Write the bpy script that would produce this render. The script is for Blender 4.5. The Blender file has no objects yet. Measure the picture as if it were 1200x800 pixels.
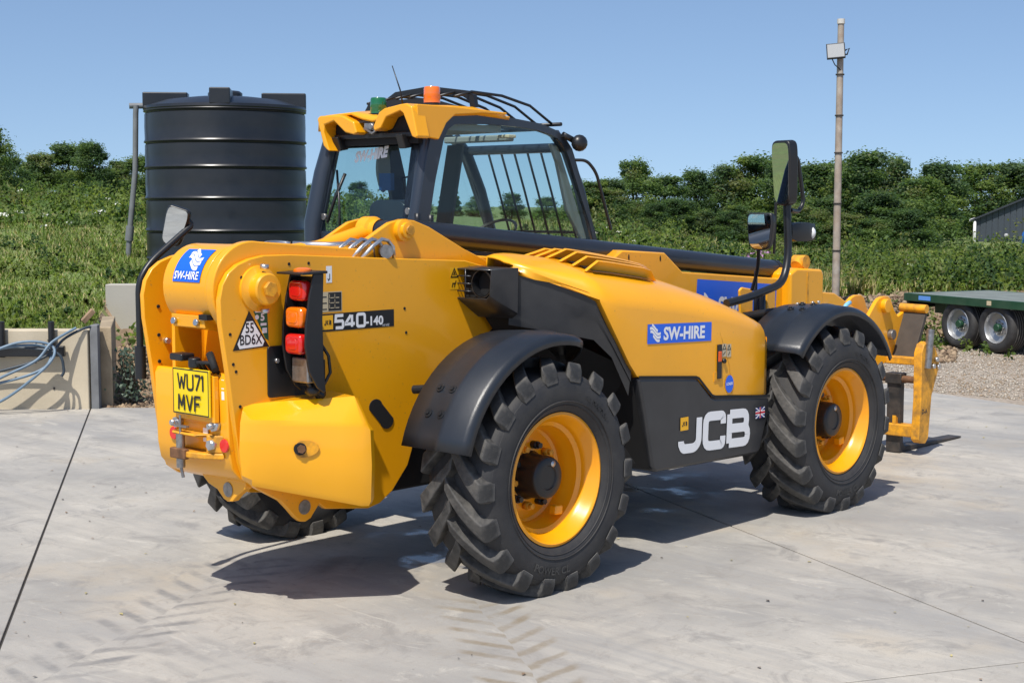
import bpy, bmesh, math, random
import numpy as np
from mathutils import Vector, Matrix
R = math.radians
rnd = random.Random(7)
rng = np.random.default_rng(11)
S = bpy.context.scene
COL = S.collection

# ------------------------------------------------------------ camera, sky, sun
CAM = Vector((-5.534, -5.953, 1.933))
YAW, PITCH = 0.746179, 0.0912230
fw = Vector((math.cos(YAW)*math.cos(PITCH), math.sin(YAW)*math.cos(PITCH), -math.sin(PITCH)))
cd = bpy.data.cameras.new('camera'); cam = bpy.data.objects.new('camera', cd); COL.objects.link(cam)
cam.location = CAM; cam.rotation_euler = fw.to_track_quat('-Z', 'Y').to_euler()
cd.sensor_width = 36; cd.lens = 36*1742.4/1200; cd.clip_end = 3000; cd.clip_start = .1
S.camera = cam
sunv = Vector((-.55, -.21, 1)).normalized()       # towards the sun
EL = math.asin(sunv.z); AZ = math.atan2(sunv.x, sunv.y)
W = bpy.data.worlds.new('World'); S.world = W; W.use_nodes = True
nt = W.node_tree; bg = nt.nodes['Background']
sk = nt.nodes.new('ShaderNodeTexSky'); sk.sky_type = 'NISHITA'; sk.sun_disc = False
sk.sun_elevation = EL; sk.sun_rotation = AZ; sk.altitude = 1200; sk.air_density = 1.0; sk.dust_density = 2.4; sk.ozone_density = 2.6
g_ = nt.nodes.new('ShaderNodeTexCoord'); a_ = nt.nodes.new('ShaderNodeVectorMath'); a_.operation = 'ADD'; a_.inputs[1].default_value = (0, 0, .10)
n_ = nt.nodes.new('ShaderNodeVectorMath'); n_.operation = 'NORMALIZE'     # the haze band at the horizon lies below the treetops
nt.links.new(g_.outputs['Generated'], a_.inputs[0]); nt.links.new(a_.outputs[0], n_.inputs[0]); nt.links.new(n_.outputs[0], sk.inputs[0])
nt.links.new(sk.outputs[0], bg.inputs[0]); bg.inputs[1].default_value = .125
sl = bpy.data.lights.new('sun', 'SUN'); sl.energy = 4.4; sl.angle = R(.53); sl.color = (1, .95, .87)
so = bpy.data.objects.new('sun', sl); COL.objects.link(so); so.location = (-20, -8, 40)
so.rotation_euler = (-sunv).to_track_quat('-Z', 'Y').to_euler()
S.view_settings.view_transform = 'Standard'; S.view_settings.look = 'None'
S.view_settings.exposure = 0.22; S.view_settings.gamma = 1

# ------------------------------------------------------------ materials
def lin(c):
    return tuple((x/255/12.92 if x/255 <= .04045 else ((x/255+.055)/1.055)**2.4) for x in c)
def mat(name, col, rough=.5, metal=0, coat=0, var=.0, scale=6, bump=0, bscale=60, dust=None, dustamt=0, dscale=3, spec=.5, specks=0, edge=None):
    m = bpy.data.materials.new(name); m.use_nodes = True
    n = m.node_tree; b = n.nodes['Principled BSDF']; L = n.links.new
    c = tuple(col)+(1,)
    b.inputs['Base Color'].default_value = c; b.inputs['Roughness'].default_value = rough
    b.inputs['Metallic'].default_value = metal; b.inputs['Coat Weight'].default_value = coat
    b.inputs['Coat Roughness'].default_value = .08; b.inputs['Specular IOR Level'].default_value = spec
    tc = n.nodes.new('ShaderNodeTexCoord')
    src = None
    if var:
        nz = n.nodes.new('ShaderNodeTexNoise'); nz.inputs['Scale'].default_value = scale; nz.inputs['Detail'].default_value = 6
        L(tc.outputs['Object'], nz.inputs['Vector'])
        mx = n.nodes.new('ShaderNodeMix'); mx.data_type = 'RGBA'
        rp = n.nodes.new('ShaderNodeMapRange'); rp.inputs[1].default_value = .3; rp.inputs[2].default_value = .7
        L(nz.outputs[0], rp.inputs[0]); L(rp.outputs[0], mx.inputs[0])
        mx.inputs[6].default_value = tuple(x*(1-var) for x in col)+(1,); mx.inputs[7].default_value = tuple(min(1, x*(1+var)) for x in col)+(1,)
        src = mx.outputs[2]
    if dust is not None:
        nz = n.nodes.new('ShaderNodeTexNoise'); nz.inputs['Scale'].default_value = dscale; nz.inputs['Detail'].default_value = 8; nz.inputs['Roughness'].default_value = .65
        L(tc.outputs['Object'], nz.inputs['Vector'])
        rp = n.nodes.new('ShaderNodeMapRange'); rp.inputs[1].default_value = .38; rp.inputs[2].default_value = .72; rp.inputs[4].default_value = dustamt
        L(nz.outputs[0], rp.inputs[0])
        mx = n.nodes.new('ShaderNodeMix'); mx.data_type = 'RGBA'; L(rp.outputs[0], mx.inputs[0])
        if src: L(src, mx.inputs[6])
        else: mx.inputs[6].default_value = c
        mx.inputs[7].default_value = tuple(dust)+(1,)
        src = mx.outputs[2]
        rr = n.nodes.new('ShaderNodeMapRange'); rr.inputs[3].default_value = rough; rr.inputs[4].default_value = min(1, rough+.3)
        L(rp.outputs[0], rr.inputs[0]); L(rr.outputs[0], b.inputs['Roughness'])
    if specks:       # dried splashes and grit on the paint
        z1 = n.nodes.new('ShaderNodeTexNoise'); z1.inputs['Scale'].default_value = 55; z1.inputs['Detail'].default_value = 3; L(tc.outputs['Object'], z1.inputs['Vector'])
        z2 = n.nodes.new('ShaderNodeTexNoise'); z2.inputs['Scale'].default_value = 2.2; z2.inputs['Detail'].default_value = 4; L(tc.outputs['Object'], z2.inputs['Vector'])
        r1 = n.nodes.new('ShaderNodeMapRange'); r1.inputs[1].default_value = .66; r1.inputs[2].default_value = .71; r1.inputs[4].default_value = specks; L(z1.outputs[0], r1.inputs[0])
        r2 = n.nodes.new('ShaderNodeMapRange'); r2.inputs[1].default_value = .45; r2.inputs[2].default_value = .65; L(z2.outputs[0], r2.inputs[0])
        ml = n.nodes.new('ShaderNodeMath'); ml.operation = 'MULTIPLY'; L(r1.outputs[0], ml.inputs[0]); L(r2.outputs[0], ml.inputs[1])
        mx = n.nodes.new('ShaderNodeMix'); mx.data_type = 'RGBA'; L(ml.outputs[0], mx.inputs[0])
        if src: L(src, mx.inputs[6])
        else: mx.inputs[6].default_value = c
        mx.inputs[7].default_value = (.22, .15, .07, 1); src = mx.outputs[2]
    if edge:         # scuffed edges
        ge = n.nodes.new('ShaderNodeNewGeometry'); r1 = n.nodes.new('ShaderNodeMapRange'); r1.inputs[1].default_value = .53; r1.inputs[2].default_value = .66; r1.inputs[4].default_value = .6; L(ge.outputs['Pointiness'], r1.inputs[0])
        mx = n.nodes.new('ShaderNodeMix'); mx.data_type = 'RGBA'; L(r1.outputs[0], mx.inputs[0]); L(src, mx.inputs[6]); mx.inputs[7].default_value = tuple(edge)+(1,); src = mx.outputs[2]
    if src: L(src, b.inputs['Base Color'])
    if bump:
        nz = n.nodes.new('ShaderNodeTexNoise'); nz.inputs['Scale'].default_value = bscale; nz.inputs['Detail'].default_value = 5
        L(tc.outputs['Object'], nz.inputs['Vector'])
        bp = n.nodes.new('ShaderNodeBump'); bp.inputs['Strength'].default_value = bump; bp.inputs['Distance'].default_value = .01
        L(nz.outputs[0], bp.inputs['Height']); L(bp.outputs[0], b.inputs['Normal'])
    return m
def leafmat(name, col, tr=.5):
    m = mat(name, col, .55, var=.35, scale=1.3, spec=.3)
    n = m.node_tree; b = n.nodes['Principled BSDF']; out = n.nodes['Material Output']
    t = n.nodes.new('ShaderNodeBsdfTranslucent'); t.inputs[0].default_value = (min(1, col[0]*1.5), min(1, col[1]*1.5), col[2]*.8, 1)
    mx = n.nodes.new('ShaderNodeMixShader'); mx.inputs[0].default_value = tr
    n.links.new(b.outputs[0], mx.inputs[1]); n.links.new(t.outputs[0], mx.inputs[2]); n.links.new(mx.outputs[0], out.inputs[0])
    return m
def glassmat(name, tint, gl=.9):
    m = bpy.data.materials.new(name); m.use_nodes = True; n = m.node_tree; n.nodes.remove(n.nodes['Principled BSDF'])
    t = n.nodes.new('ShaderNodeBsdfTransparent'); t.inputs[0].default_value = tint+(1,)
    g = n.nodes.new('ShaderNodeBsdfGlossy'); g.inputs['Roughness'].default_value = .02
    f = n.nodes.new('ShaderNodeFresnel'); f.inputs[0].default_value = 1.45
    ge = n.nodes.new('ShaderNodeNewGeometry'); fb = n.nodes.new('ShaderNodeMath'); fb.operation = 'SUBTRACT'; fb.use_clamp = True; n.links.new(f.outputs[0], fb.inputs[0]); n.links.new(ge.outputs['Backfacing'], fb.inputs[1])
    mx = n.nodes.new('ShaderNodeMixShader'); n.links.new(fb.outputs[0], mx.inputs[0]); n.links.new(t.outputs[0], mx.inputs[1]); n.links.new(g.outputs[0], mx.inputs[2])
    n.links.new(mx.outputs[0], n.nodes['Material Output'].inputs[0]); return m
M = {}
YEL = (.88, .385, .004)
M['yellow'] = mat('yellow_paint', YEL, .32, coat=.35, var=.04, scale=2.5, bump=.02, bscale=30, dust=(.60, .30, .03), dustamt=.2, dscale=1.6, specks=.5)
M['rimyellow'] = mat('yellow_rim_paint', (.88, .35, .003), .3, coat=.4, var=.05, scale=5)
M['wornyellow'] = mat('worn_yellow_paint', (.80, .36, .015), .45, var=.12, scale=9, dust=(.10, .06, .03), dustamt=.75, dscale=14)
M['plastic'] = mat('dark_fender_plastic', (.014, .018, .025), .33, var=.12, scale=5, bump=.10, bscale=220, dust=(.06, .06, .06), dustamt=.12, dscale=4)
M['panelblack'] = mat('black_panel_paint', (.020, .021, .024), .34, coat=.15, var=.1, dust=(.08, .075, .07), dustamt=.22, dscale=3)
M['black'] = mat('satin_black_paint', (.012, .013, .015), .38, var=.1)
M['matblack'] = mat('matt_black', (.008, .008, .009), .8)
M['conduit'] = mat('black_conduit_paint', (.018, .021, .028), .33, coat=.2, var=.1)
M['cabframe'] = mat('cab_frame_paint', (.022, .030, .044), .35, coat=.3)
M['inner'] = mat('cab_interior_grey', (.06, .065, .07), .7, var=.1)
M['trim'] = mat('light_grey_trim', (.30, .31, .29), .7)
M['rubber'] = mat('tyre_rubber', (.020, .020, .022), .62, var=.2, scale=8, bump=.15, bscale=90, dust=(.07, .066, .06), dustamt=.55, dscale=5)
M['lug'] = mat('dusty_tread_rubber', (.022, .022, .022), .65, var=.2, scale=8, bump=.25, bscale=70, dust=(.15, .14, .125), dustamt=.75, dscale=11, edge=(.26, .245, .225))
M['steel'] = mat('galvanised_steel', (.55, .56, .57), .33, metal=.9, var=.15, scale=30)
M['pinsteel'] = mat('worn_pin_steel', (.30, .29, .28), .4, metal=.8, var=.25, scale=40)
M['forksteel'] = mat('dark_fork_steel', (.035, .033, .032), .5, metal=.3, var=.3, scale=8, dust=(.16, .12, .09), dustamt=.5, dscale=10)
M['darkbrown'] = mat('dark_brown', (.055, .042, .032), .7, var=.2, scale=12)
M['rust'] = mat('rusty_steel', (.17, .08, .035), .75, var=.4, scale=20)
M['white'] = mat('white_decal', (.80, .80, .80), .4)
M['blue'] = mat('blue_decal', (.012, .125, .72), .35)
M['cream'] = mat('cream_decal', (.55, .46, .30), .5)
M['green'] = mat('green_decal', (.01, .12, .06), .4)
M['decalblack'] = mat('black_decal', (.012, .012, .013), .35)
M['decalyellow'] = mat('yellow_decal', (.88, .45, .01), .4)
M['plateyellow'] = mat('number_plate_yellow', (.86, .62, .006), .35, var=.05)
M['red'] = mat('red_lens', (.62, .012, .010), .12, coat=1)
M['amber'] = mat('amber_lens', (.85, .17, .004), .12, coat=1)
M['greenlens'] = mat('green_lens', (.004, .12, .035), .12, coat=1)
M['redref'] = mat('red_reflector', (.70, .02, .012), .25, coat=.5)
M['clear'] = mat('clear_lamp', (.75, .75, .74), .1, coat=1)
M['glass'] = glassmat('tinted_cab_glass', (.85, .915, .91))
M['mirror'] = mat('mirror_glass', (.62, .66, .68), .008, metal=1)
M['bulge'] = mat('yellow_counterweight_paint', (.88, .40, .004), .28, coat=.5, var=.03, scale=2)

# ------------------------------------------------------------ mesh helpers
class MB:
    def __init__(s): s.v = []; s.f = []; s.sm = []
    def add(s, vs, fs, smooth=False):
        o = len(s.v); s.v += [tuple(v) for v in vs]
        for f in fs: s.f.append(tuple(i+o for i in f)); s.sm.append(smooth)
        return s
    def box(s, a, b, m=None):
        (x0, y0, z0), (x1, y1, z1) = a, b
        vs = [Vector(p) for p in ((x0,y0,z0),(x1,y0,z0),(x1,y1,z0),(x0,y1,z0),(x0,y0,z1),(x1,y0,z1),(x1,y1,z1),(x0,y1,z1))]
        if m is not None: vs = [m @ v for v in vs]
        return s.add(vs, [(0,3,2,1),(4,5,6,7),(0,1,5,4),(1,2,6,5),(2,3,7,6),(3,0,4,7)])
    def prism(s, poly, axis, a, b):
        """poly in the two other axes, extruded along axis from a to b"""
        def P(p, t):
            return (t, p[0], p[1]) if axis == 'x' else ((p[0], t, p[1]) if axis == 'y' else (p[0], p[1], t))
        n = len(poly)
        vs = [P(p, a) for p in poly]+[P(p, b) for p in poly]
        fs = [tuple(range(n))[::-1], tuple(range(n, 2*n))]+[(i, (i+1) % n, n+(i+1) % n, n+i) for i in range(n)]
        return s.add(vs, fs)
    def loft(s, secs, close=False, caps=True, smooth=True):
        n = len(secs[0]); vs = [p for q in secs for p in q]; fs = []
        for i in range(len(secs)-1):
            for j in range(n if close else n-1):
                k = (j+1) % n
                fs.append((i*n+j, i*n+k, (i+1)*n+k, (i+1)*n+j))
        o = len(s.v); s.add(vs, fs, smooth)
        if caps and close:
            s.f.append(tuple(o+j for j in range(n))[::-1]); s.sm.append(False)
            s.f.append(tuple(o+(len(secs)-1)*n+j for j in range(n))); s.sm.append(False)
        return s
    def tube(s, pts, r, n=10, caps=True):
        pts = [Vector(p) for p in pts]; rs = r if isinstance(r, (list, tuple)) else [r]*len(pts)
        secs = []; up = None
        for i, p in enumerate(pts):
            d = (pts[min(i+1, len(pts)-1)]-pts[max(i-1, 0)]).normalized()
            if up is None: up = d.orthogonal().normalized()
            up = (up-d*up.dot(d)).normalized(); w = d.cross(up)
            secs.append([p+(up*math.cos(2*math.pi*k/n)+w*math.sin(2*math.pi*k/n))*rs[i] for k in range(n)])
        return s.loft(secs, True, caps)
    def lathe(s, prof, c, axis='y', n=48, sgn=1, closed=False):
        """prof: (radius, offset along axis)"""
        secs = []
        for k in range(n+1):
            t = 2*math.pi*k/n; row = []
            for r, o in prof:
                a, b = r*math.cos(t), r*math.sin(t)
                row.append({'y': (c[0]+a, c[1]+o*sgn, c[2]+b), 'x': (c[0]+o*sgn, c[1]+a, c[2]+b), 'z': (c[0]+a, c[1]+b, c[2]+o*sgn)}[axis])
            secs.append(row)
        m = len(prof); vs = [p for q in secs[:-1] for p in q]
        fs = []
        for k in range(n):
            k2 = (k+1) % n
            for j in range(m-1): fs.append((k*m+j, k*m+j+1, k2*m+j+1, k2*m+j))
        return s.add(vs, fs, True)
    def cyl(s, a, b, r, n=20):
        return s.tube([a, b], r, n)
    def ball(s, c, r, n=12, sq=(1, 1, 1)):
        vs = []; fs = []
        for i in range(n//2+1):
            ph = math.pi*i/(n//2)
            for k in range(n):
                t = 2*math.pi*k/n
                vs.append((c[0]+r*sq[0]*math.sin(ph)*math.cos(t), c[1]+r*sq[1]*math.sin(ph)*math.sin(t), c[2]+r*sq[2]*math.cos(ph)))
        for i in range(n//2):
            for k in range(n): fs.append((i*n+k, (i+1)*n+k, (i+1)*n+(k+1) % n, i*n+(k+1) % n))
        return s.add(vs, fs, True)
    def build(s, name, m, parent=None, bevel=0, seg=2, auto=None, merge=True, label=None):
        me = bpy.data.meshes.new(name); me.from_pydata(s.v, [], s.f)
        for p, q in zip(me.polygons, s.sm): p.use_smooth = q
        bm = bmesh.new(); bm.from_mesh(me)
        if merge: bmesh.ops.remove_doubles(bm, verts=bm.verts, dist=1e-5)
        bmesh.ops.recalc_face_normals(bm, faces=bm.faces); bm.to_mesh(me); bm.free()
        ms = m if isinstance(m, list) else [m]
        for x in ms: me.materials.append(M[x] if isinstance(x, str) else x)
        o = bpy.data.objects.new(name, me); COL.objects.link(o)
        if parent: o.parent = parent
        if auto is not None:
            me.polygons.foreach_set('use_smooth', [True]*len(me.polygons))
            me.set_sharp_from_angle(angle=R(auto))
        if bevel:
            for p in me.polygons: p.use_smooth = True
            me.set_sharp_from_angle(angle=R(40))
            b = o.modifiers.new('bevel', 'BEVEL'); b.width = bevel; b.segments = seg; b.limit_method = 'ANGLE'; b.angle_limit = R(32); b.harden_normals = True
        if label: o['label'] = label
        return o
def empty(name, loc=(0, 0, 0), rz=0, parent=None):
    o = bpy.data.objects.new(name, None); COL.objects.link(o); o.location = loc; o.rotation_euler = (0, 0, rz)
    o.empty_display_size = .2
    if parent: o.parent = parent
    return o
def tag(o, label=None, cat=None, group=None, kind=None):
    if label: o['label'] = label
    if cat: o['category'] = cat
    if group: o['group'] = group
    if kind: o['kind'] = kind
    return o
def npmesh(name, V, F, mats, idx=None, smooth=False, vn=None):
    me = bpy.data.meshes.new(name); V = np.asarray(V, np.float32); F = np.asarray(F, np.int32); k = F.shape[1]
    me.vertices.add(len(V)); me.vertices.foreach_set('co', V.ravel())
    me.loops.add(F.size); me.loops.foreach_set('vertex_index', F.ravel())
    me.polygons.add(len(F)); me.polygons.foreach_set('loop_start', np.arange(0, F.size, k, dtype=np.int32))
    me.polygons.foreach_set('loop_total', np.full(len(F), k, np.int32))
    for m in mats: me.materials.append(m)
    if idx is not None: me.polygons.foreach_set('material_index', np.asarray(idx, np.int32))
    if smooth: me.polygons.foreach_set('use_smooth', np.ones(len(F), bool))
    me.update(calc_edges=True); me.validate()
    if vn is not None:
        me.polygons.foreach_set('use_smooth', np.ones(len(F), bool)); me.normals_split_custom_set_from_vertices(np.asarray(vn, np.float32))
    return me
def link(name, me, parent=None):
    o = bpy.data.objects.new(name, me); COL.objects.link(o)
    if parent: o.parent = parent
    return o
def copy_tree(o, parent=None):
    c = o.copy(); COL.objects.link(c)
    if parent: c.parent = parent
    for ch in [x for x in o.children]: copy_tree(ch, c)
    return c
def frame(o, r, u):
    r = Vector(r).normalized(); u = Vector(u); n = r.cross(u).normalized(); u = n.cross(r).normalized()
    return Matrix(((r.x, u.x, n.x, o[0]), (r.y, u.y, n.y, o[1]), (r.z, u.z, n.z, o[2]), (0, 0, 0, 1)))
RS = lambda x, y, z: frame((x, y, z), (1, 0, 0), (0, 0, 1))      # right-hand side of the machine, seen from outside
RB = lambda x, y, z: frame((x, y, z), (0, -1, 0), (0, 0, 1))     # rear of the machine, seen from behind
def flat(polys, fr, name, m, parent, lift=.002):
    b = MB(); lift *= .4
    for p in polys: b.add([fr @ Vector((q[0], q[1], lift)) for q in p], [tuple(range(len(p)))])
    return b.build(name, m, parent, merge=False)
def rect(x0, y0, x1, y1): return [(x0, y0), (x1, y0), (x1, y1), (x0, y1)]
def slabplate(poly, fr, t, name, m, parent, bevel=0):
    n = len(poly); vs = [fr @ Vector((p[0], p[1], -.001)) for p in poly]+[fr @ Vector((p[0], p[1], t)) for p in poly]
    return MB().add(vs, [tuple(range(n)), tuple(range(n, 2*n))]+[(i, (i+1) % n, n+(i+1) % n, n+i) for i in range(n)]).build(name, m, parent, bevel=bevel)
def text(s, size, fr, name, m, parent, bold=0, sx=1, lift=.004, align='LEFT', shear=0):
    lift *= .4; c = bpy.data.curves.new(name, 'FONT'); c.body = s; c.size = size; c.offset = bold; c.align_x = align; c.resolution_u = 3; c.shear = shear
    o = bpy.data.objects.new('tmp', c); COL.objects.link(o); bpy.context.view_layer.update()
    me = bpy.data.meshes.new_from_object(o); bpy.data.objects.remove(o); bpy.data.curves.remove(c)
    me.transform(Matrix.Diagonal((sx, 1, 1, 1))); me.transform(Matrix.Translation((0, 0, lift))); me.transform(fr)
    me.name = name; me.materials.clear(); me.materials.append(M[m]); return link(name, me, parent)
def stroke(paths, w, fr, name, m, parent, lift=.004):
    """flat lettering made of constant width strokes; a path is (points, closed)"""
    b = MB(); lift = lift*.4-.0003
    for pts, closed in paths:
        lift += .0003
        P = [Vector((p[0], p[1])) for p in pts]; n = len(P); Lp = []; Rp = []
        for i in range(n):
            a = P[i-1] if (i or closed) else None; c = P[(i+1) % n] if (i < n-1 or closed) else None
            d1 = (P[i]-a).normalized() if a is not None else None; d2 = (c-P[i]).normalized() if c is not None else None
            if d1 is None: d1 = d2
            if d2 is None: d2 = d1
            n1 = Vector((-d1.y, d1.x)); n2 = Vector((-d2.y, d2.x)); k = n1+n2
            k = k/max(.35, (1+n1.dot(n2)))*1.0
            Lp.append(P[i]+k*w/2); Rp.append(P[i]-k*w/2)
        o = [fr @ Vector((q.x, q.y, lift)) for q in Lp+Rp]
        b.add(o, [(i, (i+1) % n, n+(i+1) % n, n+i) for i in range(n if closed else n-1)])
    return b.build(name, m, parent, merge=False)
def rcorner(pts, r, k=4, closed=False):
    """round the corners of a polyline"""
    P = [Vector((p[0], p[1])) for p in pts]; n = len(P); out = []
    for i, p in enumerate(P):
        if not closed and i in (0, n-1): out.append(tuple(p)); continue
        a, c = P[i-1], P[(i+1) % n]; d1 = (a-p); d2 = (c-p); rr = min(r, d1.length*.49, d2.length*.49)
        s = p+d1.normalized()*rr; e = p+d2.normalized()*rr
        for j in range(k+1):
            t = j/k; out.append(tuple(s*(1-t)**2+p*2*t*(1-t)+e*t*t))
    return out
# site coordinates: u to the right, v away along the yard
fh = Vector((math.cos(YAW), math.sin(YAW))); rh = Vector((math.sin(YAW), -math.cos(YAW)))
def site(u, v, z=0):
    return Vector((CAM.x+fh.x*v+rh.x*u, CAM.y+fh.y*v+rh.y*u, z))
def wave_logo(fr, h, name, parent):
    """three wavy white bands, the hire firm's emblem"""
    pol = []
    w = lambda t: .30*math.sin(t*2*math.pi+.3)*.45-.42*t
    for k in range(4):
        a0, a1 = ((.18, .72), (0, 1), (.05, 1), (.30, .92))[k]
        T_ = [a0+(a1-a0)*j/12 for j in range(13)]
        up = [(t*1.45*h, (w(t)+1.22-k*.27)*h) for t in T_]; lo = [(t*1.45*h, (w(t)+1.00-k*.27)*h) for t in T_]
        pol.append(up+lo[::-1])
    return flat(pol, fr, name, 'white', parent, .004)
def jlogo(fr, s, parent, name='maker_badge'):
    o = flat([rect(0, 0, s, s)], fr, name, 'decalyellow', parent, .004)
    stroke([([(.22*s, .42*s), (.24*s, .34*s), (.33*s, .36*s), (.36*s, .66*s)], False), ([(.56*s, .64*s), (.46*s, .58*s), (.45*s, .42*s), (.55*s, .38*s)], False),
            ([(.66*s, .36*s), (.69*s, .64*s), (.80*s, .58*s), (.71*s, .5*s), (.80*s, .42*s), (.66*s, .36*s)], False)], .07*s, fr, name+'_letters', 'decalblack', parent, .006)
    return o
# ------------------------------------------------------------ the telehandler (origin: ground under the rear axle, x forward, y left)
T = tag(empty('telehandler'), 'yellow and black telescopic handler parked on the concrete yard with its forks lowered', 'telehandler')
WB, WR, WZ = 2.75, .575, .572

# chassis: two side plates, crossmember, belly
PL = [(-1.325,.647),(-1.357,.741),(-1.412,1.15),(-1.45,1.39),(-1.454,1.50),(-1.437,1.57),(-1.40,1.625),(-1.35,1.66),(-1.28,1.685),(-1.195,1.70),(-1.042,1.70),(-.439,1.668),(.145,1.64),(.45,1.57),
      (.42,1.3),(-.10,.95),(-.239,.693),(-.283,.586),(-.393,.466),(-.48,.415),(-.56,.40),(-.84,.44),(-.88,.47),(-.935,.408),(-.968,.396),(-1.0,.402),(-1.03,.425),(-1.075,.475),(-1.12,.52),(-1.26,.60)]
pr = MB().prism(PL, 'y', -.36, -.325).build('chassis_side_plate', 'yellow', T, bevel=.006)
pl_ = MB().prism([p if not (p[1] < .55 and p[0] < -.85) else (p[0], .60) for p in PL], 'y', .26, .29).build('chassis_side_plate', 'yellow', T, bevel=.006)
b = MB(); b.box((-.45, -.32, .45), (3.15, .32, .98)); b.box((.4, -.32, .98), (3.1, .0, 1.15)); b.build('chassis_belly', 'matblack', T, bevel=.02)
b = MB(); b.prism([(-1.385,1.15),(-1.40,1.12),(-1.39,.78),(-1.375,.70),(-1.33,.645),(-1.26,.61),(-.95,.56),(-.95,.62),(-1.24,.66),(-1.31,.70),(-1.35,.79),(-1.355,1.15)], 'y', -.325, .26)
cm = b.build('rear_crossmember', 'yellow', T, bevel=.008)
MB().box((-1.36, .14, .72), (-1.20, .165, 1.62)).build('inner_stiffener', 'yellow', T, bevel=.004)
MB().box((-1.36, -.31, .72), (-1.28, -.29, 1.50)).build('inner_stiffener', 'yellow', T, bevel=.004)
MB().box((-1.1, -.32, .66), (-1.0, .26, 1.45)).build('inner_bulkhead', 'yellow', T)
# slot look: a black patch on the plate paints the shade of the slot
sp = []
for c, a0 in (((-.505,.915), 60), ((-.43,.835), 240)):
    for k in range(9): a = R(a0-25+k*180/8-20); sp.append((c[0]+.045*math.cos(a), c[1]+.04*math.sin(a)))
slabplate(sp, RS(0, -.36, 0), .004, 'slot_shade_patch', 'matblack', pr)
# bolt holes
b = MB()
for x, z in ((-1.33,1.60),(-1.05,1.655),(-.93,1.655),(-1.40,1.34),(-1.385,1.20),(-1.37,1.165),(-.30,1.405),(-.29,1.28),(-1.35,1.0)):
    b.cyl((x, -.362, z), (x, -.358, z), .008, 8)
b.build('bolt_hole', 'matblack', pr)['kind'] = 'stuff'
b = MB()
for z in (1.44, 1.30, 1.17, 1.03): b.cyl((-1.37, .255, z), (-1.37, .2615, z), .009, 8)
b.build('bolt_hole', 'matblack', pl_)['kind'] = 'stuff'
b = MB(); b.cyl((-1.33, .235, 1.27), (-1.33, .262, 1.27), .016, 6)
if True:
    pass; b.build('bolt', 'steel', pl_)

# boom pivot boss
b = MB(); b.lathe([(0,.0),(.108,.0),(.106,.012),(.090,.018),(.077,.03),(.075,.075),(.068,.083),(0,.083)], (-1.235,-.36,1.545), 'y', 40, -1)
bo = b.build('pivot_boss', 'yellow', T, auto=35)
b = MB(); b.cyl((-1.235,-.443,1.545), (-1.235,-.465,1.545), .038, 6); b.build('pin_nut', 'wornyellow', bo, bevel=.004)
for z in (1.64, 1.452): MB().cyl((-1.235,-.41,z), (-1.235,-.412,z+(.02 if z > 1.5 else -.02)), .022, 6).build('locking_bolt', 'steel', bo)

# boom
by0, by1 = -.262, .05
b = MB(); b.prism([(-1.25,1.36),(-1.25,1.745),(-.9,1.742),(-.2,1.70),(1.45,1.575),(1.62,1.66),(2.05,1.635),(2.24,1.508),(3.45,1.42),(3.45,1.13),(1.0,1.33)], 'y', by0, by1)
boom = b.build('boom', 'yellow', T, bevel=.012)
n = 28; pts = [(-1.25+.20*math.cos(R(75+k*230/n)), 1.545+.205*math.sin(R(75+k*230/n))) for k in range(n+1)]
b = MB(); b.prism(pts+[(-1.02,1.36),(-1.02,1.742)], 'y', by0+.02, by1+.05)
dr = b.build('boom_end_drum', 'yellow', T, bevel=.006)
for ya, yb, rr in ((-.322, -.27, .232), (-.268, -.235, .215)):
    pts = [(-1.235+rr*math.cos(R(80+k*215/n)), 1.535+rr*math.sin(R(80+k*215/n))) for k in range(n+1)]
    MB().prism(pts+[(-.95,1.38),(-.55,1.42),(-.55,1.715)], 'y', ya, yb).build('boom_flange', 'yellow', T, bevel=.008)
b = MB(); b.prism([(-1.43,1.42),(-1.425,1.36),(-1.33,1.34),(-1.30,1.40)], 'y', -.20, .06)
br = b.build('drum_bracket', 'yellow', T, bevel=.004)
for y in (.03, -.15): MB().cyl((-1.43,y,1.385), (-1.445,y,1.388), .017, 6).build('bolt', 'steel', br)
MB().box((-1.438,-.235,1.40), (-1.40,-.17,1.425)).build('drum_slot', 'matblack', dr)
MB().ball((-1.405,.075,1.47), .02, 10, (.6,.6,1.6)).build('drum_hole', 'matblack', dr)
# sticker on the drum: a patch of the cylinder
def drum_pt(s, t, lift=.004):      # s: 0 left..1 right ; t: metres up the arc from 180 deg
    a = math.pi-t/.2; r = .2+lift
    return (-1.25+r*math.cos(a), .015-s, 1.545+r*1.02*math.sin(a))
def drumpatch(fn, name, m, par):
    b = MB(); N = 8
    for poly in fn:
        b.add([drum_pt(p[0], p[1], p[2]) for p in poly], [tuple(range(len(poly)))])
    return b.build(name, m, par, merge=False)
st = drumpatch([[(0,.03+k*.02,.004),(.215,.03+k*.02,.004),(.215,.05+k*.02,.004),(0,.05+k*.02,.004)] for k in range(9)], 'hire_sticker', 'blue', dr)
class DrumFrame:
    def __init__(s, ox, oy): s.ox = ox; s.oy = oy
    def __matmul__(s, v): return Vector(drum_pt(s.ox+v.x, s.oy+v.y, .004+v.z))
wave_logo(DrumFrame(.06, .105), .085, 'emblem', st)
lt = text('SW-HIRE', .050, Matrix.Identity(4), 'lettering', 'white', st, bold=.0012, sx=.98)
for v in lt.data.vertices: v.co = Vector(drum_pt(.012+v.co.x, .042+v.co.y, .008))

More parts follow.
